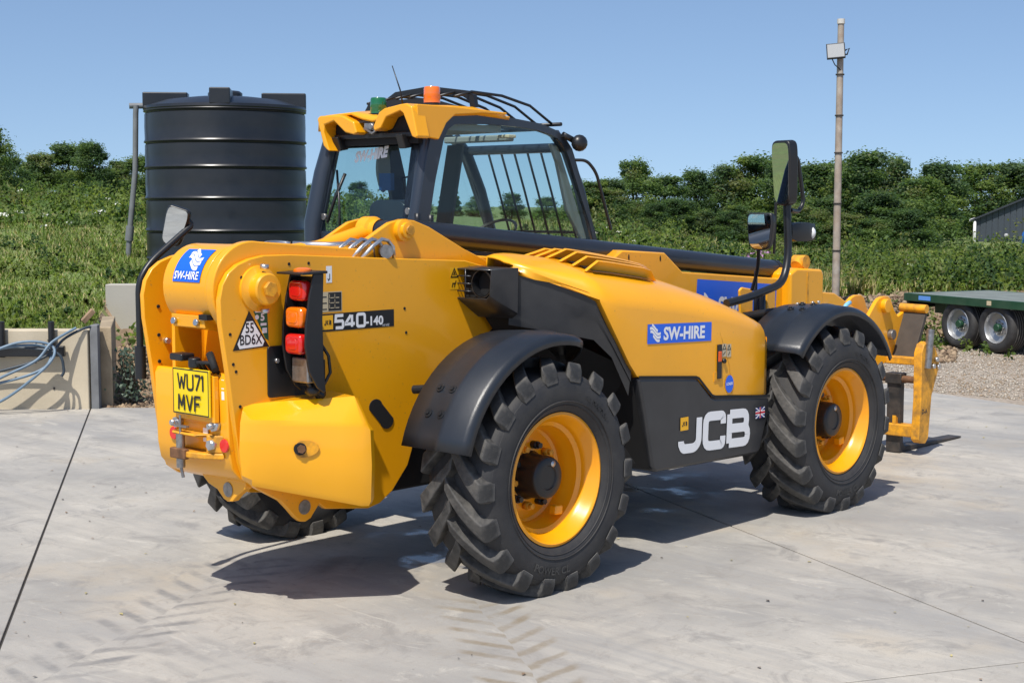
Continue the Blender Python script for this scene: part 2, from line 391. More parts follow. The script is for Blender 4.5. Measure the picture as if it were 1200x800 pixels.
# ram brackets and ram on the boom's rear
def bracket(y0, y1, dx=0):
    return MB().prism([(-.70+dx,1.68),(-.60+dx,1.71),(-.40+dx,1.815),(-.34+dx,1.845),(-.26+dx,1.862),(-.17+dx,1.855),(-.06+dx,1.82),(.20+dx,1.70),(.46+dx,1.60),(.2+dx,1.55)], 'y', y0, y1).build('ram_bracket', 'yellow', T, bevel=.006)
bkr = bracket(-.30, -.265); bkl = bracket(.02, .05)
b = MB(); b.lathe([(0,.0),(.058,.0),(.058,.03),(.042,.035),(.042,.055),(.030,.058),(0,.058)], (-.26,-.30,1.805), 'y', 24, -1); b.build('pin_boss', 'yellow', bkr, auto=35)
MB().cyl((-.26,-.352,1.805), (-.26,-.372,1.805), .027, 6).build('pin_bolt', 'wornyellow', bkr)
b = MB(); b.lathe([(0,0),(.075,0),(.075,.07),(.06,.08),(.06,.12)], (-.26,-.02,1.80), 'y', 24, -1, ); b.build('ram_eye', 'yellow', T, auto=35)
MB().cyl((-.26,-.14,1.80), (-.26,-.25,1.80), .055, 24).build('ram_pin', 'conduit', T, auto=30)
MB().tube([(-.26,-.06,1.80), (-.62,-.06,1.71), (-1.0,-.06,1.68)], .045, 14).build('ram_barrel', 'yellow', T, auto=40)
# rescue shackle and bent hydraulic pipes
ring = [(-.83+.085*math.cos(R(a)), -.02+.06*math.sin(R(a)), 1.735+.01*math.sin(R(a))) for a in range(20, 345, 20)]
b = MB(); b.tube(ring, .012, 8); b.tube([(-.76,-.03,1.735), (-.62,-.16,1.73), (-.5,-.22,1.735)], .018, 8); b.build('steel_shackle', 'steel', T)
for k in range(4):
    y = -.27-.022*k; x = -.62+.05*k
    MB().tube([(x-.11,y,1.66), (x-.03,y-.01,1.73), (x+.03,y-.01,1.762), (x+.08,y,1.755), (x+.115,y,1.72), (x+.125,y,1.65)], .0105, 8).build('hydraulic_pipe', 'steel', T)
MB().cyl((-.40,-.325,1.70), (-.42,-.36,1.70), .035, 16).build('pipe_fitting', 'pinsteel', T)

# black conduit tube along the boom top
con = MB().cyl((-.02,-.12,1.79), (3.52,-.12,1.475), .068, 28).build('boom_conduit', 'conduit', T, auto=40)
b = MB(); b.lathe([(0,0),(.071,0),(.071,.05),(.0,.05)], (0,0,0), 'x', 28); o = b.build('conduit_end_cap', 'black', T, auto=40); o.matrix_world = Matrix.Translation((3.50,-.12,1.477)) @ Matrix.Rotation(R(5.1), 4, 'Y')
for x in (.12, .22): MB().cyl((x,-.02,1.83-.085*x), (x,-.02,1.90-.085*x), .018, 10).build('hose_fitting', 'black', T)
for x, z in ((.9, 1.61), (2.45, 1.47), (3.30, 1.40)): MB().box((x,-.15,z-.08), (x+.05,-.09,z+.02)).build('conduit_clip', 'black', T)
for x, z in ((1.68, 1.615), (2.0, 1.60)): MB().ball((x, by0-.001, z), .014, 8, (.5,.2,1.4)).build('boom_hole', 'matblack', boom)
# blue hire sticker on the boom side
fr = frame((2.40, by0, 1.455), (1,0,-.076), (0,0,1)); s = flat([rect(0,-.32,.95,0)], fr, 'hire_sticker', 'blue', boom, .003)
text('SW-HIRE', .21, fr @ Matrix.Translation((.25,-.255,0)), 'lettering', 'white', s, bold=.006, sx=.78, lift=.006)
wave_logo(fr @ Matrix.Translation((.05,-.25,0)), .13, 'emblem', s)

# boom head, inner section, nose
b = MB(); b.prism([(3.42,1.10),(3.42,1.46),(3.5,1.495),(3.84,1.475),(3.86,1.44),(3.86,1.10)], 'y', by0-.07, by1+.06)
hd = b.build('boom_head', 'yellow', T, bevel=.02)
MB().box((3.63,by0-.073,1.12), (3.65,by0-.068,1.46)).build('seam', 'wornyellow', hd)
for x in (3.50, 3.57, 3.70, 3.78): MB().cyl((x,by0-.07,1.24), (x,by0-.082,1.24), .014, 6).build('bolt', 'steel', hd)
b = MB(); b.tube([(3.62,-.25,1.50), (3.68,-.25,1.535)], .045, 14); b.cyl((3.67,-.30,1.53), (3.67,-.20,1.53), .05, 16); b.build('hose_pulley', 'wornyellow', hd, auto=40)
MB().prism([(3.8,1.02),(3.8,1.32),(4.2,1.285),(4.65,1.10),(4.65,.85)], 'y', by0+.04, by1-.04).build('inner_boom', 'yellow', T, bevel=.012)
MB().tube([(4.15,-.30,1.14), (4.22,-.31,1.20), (4.27,-.31,1.215)], .016, 8).build('blue_hose_end', mat('pale_blue_plastic', (.22,.52,.75), .4), T)
# front control box and levers seen over the bonnet
b = MB(); b.prism([(2.62,1.10),(2.60,1.38),(2.63,1.40),(2.74,1.385),(2.76,1.36),(2.76,1.08)], 'y', -.46, -.44); b.build('valve_cover', 'yellow', T, bevel=.01)
b = MB(); b.prism([(2.92,1.08),(2.92,1.375),(2.98,1.38),(3.03,1.36),(3.03,1.06)], 'y', -.46, -.44); b.build('valve_cover', 'yellow', T, bevel=.01)
b = MB(); b.cyl((2.80,-.45,1.1), (2.80,-.45,1.50), .012, 8); b.tube([(2.85,-.46,1.06), (2.85,-.46,1.37)], .03, 10); b.tube([(2.89,-.43,1.06), (2.9,-.43,1.30)], .02, 8); b.build('hydraulic_hose_bundle', 'black', T)
MB().cyl((2.70,-.455,1.20), (2.70,-.475,1.20), .035, 12).build('cover_knob', 'wornyellow', T)
gz = -.235
b = MB()
gp = [(4.50,.93),(4.66,1.06),(4.80,1.19),(4.84,1.215),(4.90,1.23),(4.98,1.228),(5.03,1.205),(5.08,1.12),(5.15,1.06),(5.26,1.10),(5.08,.76),(4.95,.70),(4.755,.66),(4.62,.72)]
for y in (gz, .0): b.prism(gp, 'y', y, y+.035)
b.prism([(4.55,.92),(4.72,1.07),(4.80,1.02),(4.72,.72),(4.62,.74)], 'y', gz+.03, .01)
nose = b.build('boom_nose', 'yellow', T, bevel=.008)
for x, z, r, m in ((4.92,1.155,.055,'yellow'), (5.02,.925,.04,'pinsteel')): MB().cyl((x,gz+.01,z), (x,gz-.04,z), r, 20).build('nose_pin', m, nose, bevel=.006)
b = MB(); b.add([(5.26,-.20,1.12),(5.26,-.42,1.115),(5.06,-.42,.74),(5.06,-.20,.73),(5.30,-.20,1.11),(5.30,-.42,1.105),(5.10,-.42,.73),(5.10,-.20,.72)], [(0,1,2,3),(4,7,6,5),(0,4,5,1),(1,5,6,2),(2,6,7,3),(3,7,4,0)]); b.build('nose_plate', 'darkbrown', T, bevel=.006)  # sloping plate, dark brown all over
MB().tube([(5.255,-.20,1.125), (5.255,-.425,1.12)], .035, 12).build('nose_lip', 'wornyellow', T, auto=40)
# fork carriage
def upright(y0, y1):
    return MB().prism([(5.045,.09),(4.975,.10),(4.93,.13),(4.955,.45),(4.95,.80),(4.99,.87),(5.06,.885),(5.17,.83),(5.235,.74),(5.235,.66),(5.13,.46),(5.09,.13)], 'y', y0, y1).build('carriage_upright', 'wornyellow', T, bevel=.008)
u1 = upright(-.55, -.48); upright(.48, .55)
MB().cyl((5.02,-.56,.68), (5.06,-.56,.98), .03, 14).build('locking_pin', 'pinsteel', u1, auto=40)
for x, z in ((5.17,.74),(5.12,.69),(5.2,.68)): MB().cyl((x,-.55,z), (x,-.575,z), .02, 6).build('bolt', 'steel', u1)
text('D-A', .05, RS(4.97,-.55,.33), 'lettering', 'decalblack', u1, bold=.001)
MB().box((4.97,-.50,.70), (5.05,.50,.76)).build('carriage_top_bar', 'wornyellow', T, bevel=.01)
MB().box((4.95,-.50,.14), (5.06,.50,.235)).build('carriage_bottom_bar', 'wornyellow', T, bevel=.01)
for y in (-.34, -.24): MB().prism([(4.955,.235),(4.955,.30),(5.04,.24),(5.04,.235)], 'y', y, y+.03).build('gusset', 'wornyellow', T)
MB().cyl((5.00,-.49,.585), (5.00,.49,.585), .028, 14).build('fork_rail', 'rust', T, auto=40)
for y in (-.36, .28):
    f = MB().prism([(4.985,.55),(4.985,.004),(5.10,.002),(6.05,.004),(6.05,.016),(5.3,.04),(5.07,.05),(5.045,.08),(5.045,.60)], 'y', y, y+.12).build('fork', 'forksteel', T, bevel=.006)
    MB().box((4.965,y-.01,.545), (5.065,y+.13,.63)).build('fork_hook', 'forksteel', f, bevel=.01)

# rear: number plate, lamps, hitch, lugs
MB().box((-1.402,-.27,.92), (-1.43,.05,1.14)).build('plate_bracket', 'yellow', T, bevel=.004)
fr = RB(-1.437, .035, .945); npl = slabplate(rect(0,0,.292,.222), fr, .012, 'number_plate', 'plateyellow', T, bevel=.004)
fr2 = RB(-1.449, .035, .945)
stroke([([(.006,.006),(.286,.006),(.286,.216),(.006,.216)], True)], .006, fr2, 'plate_border', 'decalblack', npl, .002)
def plate_glyph(ch, x, y, w, h):
    P = {'W': [([(0,h),(w*.25,0),(w*.5,h*.8),(w*.75,0),(w,h)], False)], 'U': [(rcorner([(0,h),(0,0),(w,0),(w,h)], w*.4), False)],
         '7': [([(0,h*.95),(w*.95,h*.95),(w*.25,0)], False)], '1': [([(w*.5,0),(w*.5,h),(w*.15,h*.8)], False)],
         'M': [([(0,0),(w*.06,h),(w*.5,h*.25),(w*.94,h),(w,0)], False)], 'V': [([(0,h),(w*.5,0),(w,h)], False)],
         'F': [([(0,0),(0,h*.95),(w,h*.95)], False), ([(0,h*.5),(w*.8,h*.5)], False)]}[ch]
    return [([(x+a, y+c) for a, c in p], cl) for p, cl in P]
paths = []
for i, ch in enumerate('WU71'): paths += plate_glyph(ch, [.045,.122,.183,.232][i], .122, [.062,.046,.046,.03][i], .074)
for i, ch in enumerate('MVF'): paths += plate_glyph(ch, .052+i*.066, .022, .048, .074)
paths = [x for p, c in paths for x in ([([p[i], p[i+1]], False) for i in range(len(p)-1)] if len(p) < 6 else [(p, c)])]
stroke(paths, .0115, fr2, 'lettering', 'decalblack', npl, .003)
lb = MB(); lb.box((-1.47,-.07,1.20), (-1.39,.03,1.235)); lb.cyl((-1.43,-.12,1.17), (-1.43,-.12,1.22), .03, 12); lb.build('plate_lamp', 'black', T, bevel=.01)
b = MB()
for y in (-.15, -.18): b.tube([(-1.40,y,1.15), (-1.44,y-.01,1.20), (-1.42,y-.05,1.20), (-1.38,y-.06,1.15)], .01, 8)
b.tube([(-1.40,-.20,1.24), (-1.42,-.27,1.17)], .018, 8); b.build('lamp_cable', 'matblack', T)
MB().box((-1.399,-.285,1.03), (-1.394,-.305,1.07)).build('caution_label', 'white', cm)
MB().box((-1.399,-.285,1.08), (-1.394,-.305,1.125)).build('caution_label', 'white', cm)
MB().box((-1.403,-.14,.82), (-1.398,-.175,.885)).build('caution_label', 'white', cm)
for y, z in ((.105,.835), (-.30,.815)):
    b = MB(); b.lathe([(0,.006),(.030,.006),(.033,0)], (-1.398,y,z), 'x', 20, -1); b.build('reflector', 'redref', cm, auto=50)
for y, z in ((.055,.895), (-.245,.905)):
    b = MB(); b.cyl((-1.39,y,z), (-1.425,y,z), .028, 6); b.cyl((-1.42,y,z), (-1.45,y,z), .014, 10); b.build('crossmember_bolt', 'steel', cm)
b = MB()
cl = rcorner([(-1.39,.10),(-1.53,.04),(-1.53,-.16),(-1.39,-.24)], .08, 6)
b.prism([(-1.39,.06),(-1.45,.04),(-1.475,.0),(-1.475,-.12),(-1.45,-.21),(-1.39,-.29)], 'z', .745, .775)
b.prism([(-1.39,.06),(-1.45,.05),(-1.46,.02),(-1.46,-.16),(-1.39,-.22)], 'z', .845, .86)
b.prism([(-1.39,-.29),(-1.44,-.22),(-1.43,-.20),(-1.39,-.25)], 'z', .775, .86)
ht = b.build('tow_hitch', 'wornyellow', T, bevel=.008)
MB().box((-1.485,-.10,.735), (-1.455,.02,.785)).build('hitch_jaw', 'rust', ht, bevel=.006)
b = MB(); b.cyl((-1.455,-.03,.69), (-1.455,-.03,.85), .021, 14); b.cyl((-1.455,-.03,.85), (-1.455,-.03,.94), .006, 8); b.box((-1.465,-.09,.885), (-1.445,.03,.893)); b.cyl((-1.455,-.03,.69), (-1.45,-.04,.64), .008, 8); b.build('hitch_pin', 'pinsteel', ht, auto=40)
b = MB(); b.cyl((-1.40,-.235,.815), (-1.44,-.235,.815), .026, 6); b.build('hitch_bolt', 'steel', ht)
lg = MB().prism([(.06,.655),(-.03,.59),(-.10,.57),(-.15,.53),(-.18,.52),(-.22,.525),(-.26,.56),(-.325,.60),(-.325,.655)], 'x', -1.30, -1.26).build('tie_down_lug', 'yellow', T, bevel=.005)
MB().cyl((-1.304,-.19,.58), (-1.255,-.19,.58), .036, 20).build('tie_down_hole', 'pinsteel', lg, auto=40)
MB().cyl((-.975,-.364,.47), (-.975,-.32,.47), .036, 20).build('tie_down_hole', 'pinsteel', pr, auto=40)
# counterweight moulding on the right
def cw_sec(t, dz=0):
    """one vertical section running from the back edge (t=0) to the outer front corner (t=1)"""
    x = -1.365+(.515)*t; y = -.40-.31*t
    zt = 1.0+.025*t; zm = .925-.035*t; zb = .64-.145*t
    n = Vector((-.31,-.515)).normalized()
    return [(x-n.x*.0, y-n.y*.0, zb), (x+n.x*.012, y+n.y*.012, zb+.03), (x+n.x*.018, y+n.y*.018, (zb+zm)/2), (x+n.x*.012, y+n.y*.012, zm-.01), (x+n.x*.002, y+n.y*.002, zm+.02)]
b = MB(); secs = []
def S2(t): # full closed section, outer wall + roof going back to plate
    s = cw_sec(t); x, y, _ = s[0]
    top = 1.005+.02*t
    return s+[(x+.06*(1 if t < .5 else .6), min(y+.085, -.355) if t > .1 else -.36, top), (x+.10, -.35, top), (x+.10, -.35, s[0][2])]
P0 = [(-1.335,-.355,.655), (-1.365,-.385,.68), (-1.385,-.395,.80), (-1.375,-.392,.93), (-1.352,-.380,.985), (-1.325,-.355,1.0), (-1.30,-.35,1.0), (-1.30,-.35,.655)]
secs.append(P0)
for t in (.06, .25, .5, .75, .92): secs.append(S2(t))
b.loft(secs+[[(-.858,-.700,.505),(-.852,-.708,.53),(-.848,-.712,.70),(-.850,-.706,.87),(-.862,-.69,.905),(-.86,-.60,1.02),(-.80,-.35,1.02),(-.80,-.35,.505)],
              [(-.835,-.690,.51),(-.822,-.695,.535),(-.815,-.697,.70),(-.818,-.692,.865),(-.835,-.675,.90),(-.80,-.56,1.005),(-.72,-.35,1.0),(-.72,-.35,.47)],
              [(-.66,-.355,.46),(-.655,-.357,.50),(-.65,-.358,.70),(-.652,-.357,.86),(-.66,-.355,.90),(-.67,-.354,.96),(-.68,-.35,.97),(-.68,-.35,.46)]], True)
cw = b.build('counterweight_moulding', 'bulge', T, auto=28)
# recess with bolt in the moulding
tt = .44; cs = cw_sec(tt)[2]; nn = Vector((-.515*.0-.31, -.515, 0)).normalized(); ax = Vector((.515,-.31,0)).normalized()
fr = frame((cs[0]+nn.x*.004, cs[1]+nn.y*.004, .80), ax, (0,0,1))
slabplate([(.01+.075*math.cos(a)*(1.0 if math.cos(a) > 0 else .55), .042*math.sin(a)) for a in [2*math.pi*k/24 for k in range(24)]], fr, .006, 'bolt_recess', 'wornyellow', cw, .002)
slabplate([(-.005+.03*math.cos(a), .03*math.sin(a)) for a in [2*math.pi*k/16 for k in range(16)]], fr, .008, 'recess_painted_shade', 'matblack', cw)  # black disc painted in as the shade around the recessed bolt
q = fr @ Vector((.0,0,.006)); q2 = fr @ Vector((.0,0,.02)); MB().cyl(q, q2, .021, 6).build('recess_bolt', 'rust', cw)
flat([rect(-.605,.53,-.565,.66)], RS(0,-.361,0), 'maker_label', 'steel', pr, .002)
# tail lamp cluster
bp = slabplate(rcorner([(-1.19,1.27),(-1.19,1.025),(-.92,1.02),(-.92,1.27)], .02, 3, True), RS(0,-.36,0), .008, 'lamp_mount_plate', 'black', T, .002)
MB().cyl((-1.14,-.368,1.20), (-1.14,-.38,1.20), .012, 6).build('bolt', 'steel', bp)
prof = [(-1.075,1.615),(-1.105,1.50),(-1.125,1.38),(-1.13,1.28),(-1.11,1.16),(-1.06,1.08),(-1.02,1.05),(-1.01,1.06),(-1.02,1.2),(-1.025,1.4),(-1.015,1.615)]
lc = MB().prism(prof, 'y', -.575, -.560).build('tail_lamp_housing', 'black', T, bevel=.005)
b = MB(); b.prism([(p[0]-.004, p[1]) for p in prof], 'y', -.412, -.40); b.box((-1.04,-.56,1.08), (-1.03,-.41,1.60)); b.prism([(-1.15,1.612),(-1.15,1.622),(-1.0,1.628),(-1.0,1.615)], 'y', -.585, -.39)
b.box((-1.0,-.50,1.1), (-.95,-.36,1.2)); b.build('lamp_guard', 'black', T, bevel=.003)
for z, m in ((1.535,'red'), (1.41,'amber'), (1.285,'red')):
    x = -1.075-(1.615-z)*.17 if z > 1.3 else -1.115
    pts = rcorner([(-.062,-.049),(.062,-.049),(.062,.049),(-.062,.049)], .034, 4, True)
    fr = frame((x+.03,-.486,z), (0,-1,0), (.0,0,1))
    le = slabplate(pts, fr, .055, 'tail_lamp_lens', m, lc, .018)
    slabplate([(p[0]*.55, p[1]*.55) for p in pts], frame((x-.022,-.486,z), (0,-1,0), (0,0,1)), .006, 'lens_centre', m, lc, .004)
b = MB(); b.lathe([(.045,0),(.045,.012),(.03,.02),(0,.022)], (-1.07,-.486,1.622), 'z', 20); b.build('side_marker', 'amber', lc, auto=40)
b = MB(); b.box((-1.10,-.55,1.10), (-1.02,-.43,1.22)); b.build('plate_light_box', 'pinsteel', lc, bevel=.01)
b = MB()
b.tube([(-1.0,-.52,1.29), (-.955,-.53,1.22), (-.945,-.53,1.14), (-.98,-.53,1.09), (-1.03,-.5,1.07)], .008, 8)
b.tube([(-1.03,-.5,1.20), (-1.08,-.51,1.12), (-1.03,-.5,1.06), (-.99,-.52,1.03), (-.97,-.5,1.06)], .014, 8); b.ball((-1.03,-.5,1.06), .04, 10, (1,1,.8)); b.ball((-.985,-.5,1.04), .03, 10); b.build('lamp_cable', 'black', lc)
# decals on the right side plate
g = RS(0,-.36,0)
d = flat([rect(-.864,1.318,-.375,1.405)], g, 'model_decal', 'decalblack', pr, .003)
jlogo(RS(-.852,-.3605,1.327), .07, d, 'maker_badge')
stroke(sum([[([(x0+a*w_, 1.332+c*.06) for a, c in p], cl) for p, cl in G] for x0, w_, G in (
    (-.765,.05,[([(1,1),(.05,1),(.0,.55),(.85,.55),(.95,.45),(.95,.1),(.85,0),(0,0)], False)]),
    (-.700,.055,[([(.6,.98),(.02,.34),(.02,.26),(1.08,.26)], False), ([(.74,0),(.74,1)], False)]),
    (-.625,.05,[(rcorner([(0,0),(1,0),(1,1),(0,1)], .2, 3, True), True)]))], []), .0155, g, 'lettering', 'white', d, .005)
text('-140', .062, RS(-.568,-.36,1.333), 'lettering', 'white', d, bold=.0022, sx=1.05, lift=.005)
text('HI-VIZ', .017, RS(-.455,-.36,1.322), 'lettering', 'white', d, lift=.005)
d = flat([rect(-.872,1.414,-.722,1.512)], g, 'load_chart_label', 'cream', pr, .003)
flat([rect(-.81,1.418,-.726,1.508)], g, 'chart', 'decalblack', d, .004)
flat([rect(-.797+.034*i,1.43+.025*j,-.775+.034*i,1.434+.025*j) for i in range(2) for j in range(3)]+[rect(-.77+.034*(i-1),1.43+.025*j,-.767+.034*(i-1),1.45+.025*j) for i in range(2) for j in range(3)], g, 'chart_marks', 'cream', d, .005)
flat([rect(-.866,1.425+.03*j,-.82,1.430+.03*j) for j in range(3)], g, 'chart_lines', 'decalblack', d, .005)
d = flat([rect(-.822,1.556,-.785,1.638)], g, 'lifting_label', 'white', pr, .003)
stroke([([(-.80,1.60),(-.80,1.575),(-.808,1.568),(-.812,1.578)], False)], .005, g, 'hook_mark', 'decalblack', d, .005)
d = flat([[(-1.291,1.444),(-1.388,1.262),(-1.176,1.270)]], g, 'security_triangle', 'decalblack', pr, .004)
flat([[(-1.290,1.425),(-1.373,1.268),(-1.191,1.276)]], g, 'triangle_face', 'white', d, .005)
for q_ in ([(-1.29,1.44),(-1.312,1.395),(-1.266,1.396)], [(-1.378,1.265),(-1.348,1.266),(-1.362,1.295)], [(-1.187,1.272),(-1.218,1.270),(-1.203,1.30)]): flat([q_], g, 'triangle_corner', 'decalblack', d, .0065)
text('55', .066, RS(-1.289,-.36,1.342), 'lettering', 'decalblack', d, bold=.001, sx=.8, lift=.007, align='CENTER')
text('BD6X', .066, RS(-1.284,-.36,1.287), 'lettering', 'decalblack', d, bold=.001, sx=.78, lift=.007, align='CENTER')
d = flat([[(-1.268,1.446),(-1.185,1.45),(-1.178,1.298),(-1.20,1.31)]], g, 'security_register_label', 'green', pr, .0025)
text('5', .05, RS(-1.225,-.36,1.395), 'lettering', 'white', d, bold=.002, lift=.004)
flat([rect(-1.225,1.37,-1.19,1.383), rect(-1.262+.005,1.433,-1.192,1.441), [(-1.245+.012*math.cos(k*.785), 1.412+.012*math.sin(k*.785)) for k in range(8)], rect(-1.215,1.335,-1.188,1.36)], g, 'label_marks', 'white', d, .004)
d = flat([rect(.03,1.488,.095,1.605)], g, 'warning_label', 'decalyellow', pr, .003)
stroke([([(.038,1.553),(.062,1.598),(.087,1.553)], True), ([(.045,1.50),(.05,1.52),(.07,1.52),(.075,1.535)], False), ([(.06,1.50),(.068,1.52)], False), ([(.055,1.562),(.062,1.58),(.069,1.562)], False)], .006, g, 'warning_marks', 'decalblack', d, .005)

# engine bonnet
ST = [(.25,-.62,1.60,1.622,1.662,-.42),(.33,-.70,1.565,1.592,1.672,-.40),(.42,-.80,1.515,1.545,1.674,-.38),(.50,-.91,1.468,1.50,1.670,-.37),(.545,-.965,1.43,1.475,1.666,-.36),(.58,-.985,1.35,1.455,1.662,-.36),(.66,-.998,1.22,1.43,1.655,-.36),(.76,-1.0,1.08,1.415,1.646,-.36),(.83,-1.0,1.005,1.408,1.638,-.36),
      (1.1,-1.0,.985,1.375,1.60,-.36),(1.365,-1.0,.962,1.34,1.552,-.36),(1.45,-1.0,.90,1.325,1.533,-.36),(1.535,-1.0,.838,1.31,1.513,-.36),(1.62,-1.0,.83,1.295,1.49,-.37),(1.75,-1.0,.82,1.27,1.45,-.40),(1.95,-.992,.80,1.225,1.385,-.46),(2.10,-.98,.785,1.18,1.325,-.52),(2.165,-.955,.785,1.13,1.285,-.56)]
secs = []
for x, yo, zb, zs, zt, yi in ST:
    q = zt-zs; w = min(.20, abs(yo-yi)*.5)
    secs.append([(x, yo+.03, zb-.004), (x, yo, zb), (x, yo-.002, zs-.04), (x, yo+.006, zs), (x, yo+.03, zs+.035*min(1, q/.15)), (x, yo+.07, zs+q*.38), (x, yo+w, zs+q*.66), (x, (yo+w+yi)/2, zt-q*.08), (x, yi, zt), (x, yi+.01, zt-.08)])
b = MB(); b.loft(secs, False); o = len(b.v)
hood = b.build('engine_bonnet', 'yellow', T, auto=38)
so_ = hood.modifiers.new('thickness', 'SOLIDIFY'); so_.thickness = .012; so_.offset = -1
b = MB(); b.add([(2.165,-.955,.785),(2.165,-.955,1.13),(2.16,-.85,1.22),(2.16,-.56,1.283),(2.16,-.50,1.0),(2.16,-.50,.785)], [(0,1,2,3,4,5)]); b.build('bonnet_front_panel', 'yellow', T)
# crease on the bonnet side, its shading painted as a darker line
stroke([([(1.735,.83),(1.70,1.0),(1.60,1.20)], False)], .005, RS(0,-1.001,0), 'painted_crease', 'wornyellow', hood, .003)
# louvres
sl_ = MB(); 
lb_ = []
for k in range(6):
    y = -.80+.082*k; x0 = .60-.01*k; x1 = 1.22+.09*k
    b = MB(); N = 12; A = []; 
    for j in range(N+1):
        t = j/N; x = x0+(x1-x0)*t
        zt = np.interp(x, [s_[0] for s_ in ST], [s_[4] for s_ in ST]); zs = np.interp(x, [s_[0] for s_ in ST], [s_[3] for s_ in ST])
        yo = np.interp(x, [s_[0] for s_ in ST], [s_[1] for s_ in ST])
        f = min(1, (y-yo)/.2) if y-yo < .2 else 1.0
        zsurf = zs+(zt-zs)*(.66*f if f < 1 else .66+.26*min(1, (y-yo-.2)/.22))
        hgt = .058*min(1, t*6)*(1 if t < .86 else math.sqrt(max(0, 1-((t-.86)/.14)**2)))
        A.append((x, y, zsurf, hgt))
    secs = [[(x, y, z-.012), (x, y-.006, z+hh*.5), (x, y-.026, z+hh), (x, y-.012, z+hh+.007), (x, y+.010, z+hh*.6), (x, y+.016, z-.012)] for x, y, z, hh in A]
    b.loft(secs, True); b.build('bonnet_louvre', 'yellow', hood, auto=40)
    sl_.loft([[(x, y-.035, z+.003), (x, y+.0, z+.010), (x, y+.045, z+.024)] for x, y, z, hh in A[1:-1]], False)
sl_.build('louvre_shade_sheet', 'matblack', hood)  # black sheet over the bonnet skin paints in the shade between the blades
# bonnet decals
fr = frame((.908,-1.003,1.178), (1,0,-.034), (0,0,1)); d = flat([rect(0,0,.602,.108)], fr, 'hire_sticker', 'blue', hood, .002)
wave_logo(fr @ Matrix.Translation((.02,.025,0)), .068, 'emblem', d)
text('SW-HIRE', .098, fr @ Matrix.Translation((.145,.02,0)), 'lettering', 'white', d, bold=.0035, sx=1.02, lift=.005)
lt_ = MB(); lt_.box((1.572,-1.012,.93), (1.612,-1.0,1.13)); la = lt_.build('bonnet_latch', 'decalblack', hood, bevel=.004)
MB().box((1.574,-1.016,1.03), (1.605,-1.009,1.09)).build('latch_button', mat('orange_plastic', (.75,.10,.01), .4), la, bevel=.004)
b = MB(); b.lathe([(0,.012),(.014,.012),(.014,0)], (1.640,-1.002,1.03), 'y', 14, -1); b.build('bonnet_lock', 'black', hood)
g = RS(0,-1.003,0)
MB().box((1.545,-1.004,.915), (1.605,-.99,.97)).build('latch_recess', 'wornyellow', hood)
d = flat([rect(1.622,1.055,1.665,1.13), rect(1.670,1.05,1.713,1.125)], g, 'warning_label', 'cream', hood, .002)
stroke([([(1.628,1.098),(1.643,1.125),(1.659,1.098)], True), ([(1.676,1.093),(1.691,1.12),(1.707,1.093)], True), ([(1.63,1.065),(1.655,1.085)], False), ([(1.68,1.06),(1.70,1.08)], False)], .005, g, 'warning_marks', 'decalblack', d, .004)
d = flat([[(1.70+.042*math.cos(2*math.pi*k/24), .89+.052*math.sin(2*math.pi*k/24)) for k in range(24)]], g, 'round_blue_sticker', 'blue', hood, .003)
text('LOADS', .022, RS(1.70,-1.003,.884), 'lettering', 'white', d, bold=.0008, lift=.005, align='CENTER', sx=.9)
# black side skirt with the maker's lettering
sk_ = [(.83,1.0),(1.36,.955),(1.39,.945),(1.52,.835),(1.56,.822),(2.13,.775),(2.135,.70),(2.04,.45),(2.0,.435),(1.0,.455),(.965,.48),(.90,.75)]
skirt = MB().prism(sk_, 'y', -1.004, -.42).build('side_skirt', 'panelblack', T, bevel=.022, seg=3)
stroke([([(.832,1.002),(1.362,.958),(1.392,.948),(1.522,.838),(1.562,.826),(2.13,.779)], False)], .016, RS(0,-1.006,0), 'skirt_seal', 'matblack', skirt, .003)
fr = frame((1.222,-1.006,.560), (1,0,-.045), (0,0,1))
H = .172; w_ = .20
J = [(rcorner([(0,.045),(0,.03),(.02,.0),(.13,0),(.17,.03),(.17,H)], .03, 4), False)]
C_ = [(rcorner([(.41,.05),(.41,0),(.235,0),(.235,H),(.41,H),(.41,H-.05)], .045, 4), False)]
B_ = [(rcorner([(.475,0),(.475,H),(.66,H),(.66,H*.54),(.64,H*.51),(.67,H*.46),(.67,0)], .035, 4)[0:0] or [(.475,0),(.475,H)], False), (rcorner([(.475,H),(.65,H),(.65,H*.51),(.475,H*.51)], .04, 4), False), (rcorner([(.475,H*.51),(.665,H*.51),(.665,0),(.475,0)], .045, 4), False)]
stroke(J+C_+B_, .054, fr, 'maker_lettering', 'white', skirt, .003)
jlogo(RS(1.215,-1.007,.665), .075, skirt)
d = flat([rect(1.975,.655,2.075,.72)], RS(0,-1.006,0), 'union_flag', 'white', skirt, .003)
flat([[(1.975+a, .655+c) for a, c in p] for p in ([(.0,.045),(0,.062),(.035,.045)], [(.012,.065),(.042,.065),(.042,.047)], [(.058,.065),(.09,.065),(.058,.047)], [(.1,.06),(.1,.045),(.068,.045)], [(0,.02),(0,.005),(.03,.02)], [(.012,0),(.042,0),(.042,.018)], [(.058,0),(.09,0),(.058,.018)], [(.1,.02),(.1,.005),(.07,.02)])], RS(0,-1.006,0), 'flag_blue', mat('navy_decal', (.01,.02,.16), .4), d, .004)
flat([[(1.975+a, .655+c) for a, c in p] for p in (rect(.045,0,.055,.065), rect(0,.027,.1,.038))], RS(0,-1.006,0), 'flag_red', mat('red_decal', (.6,.015,.03), .4), d, .005)
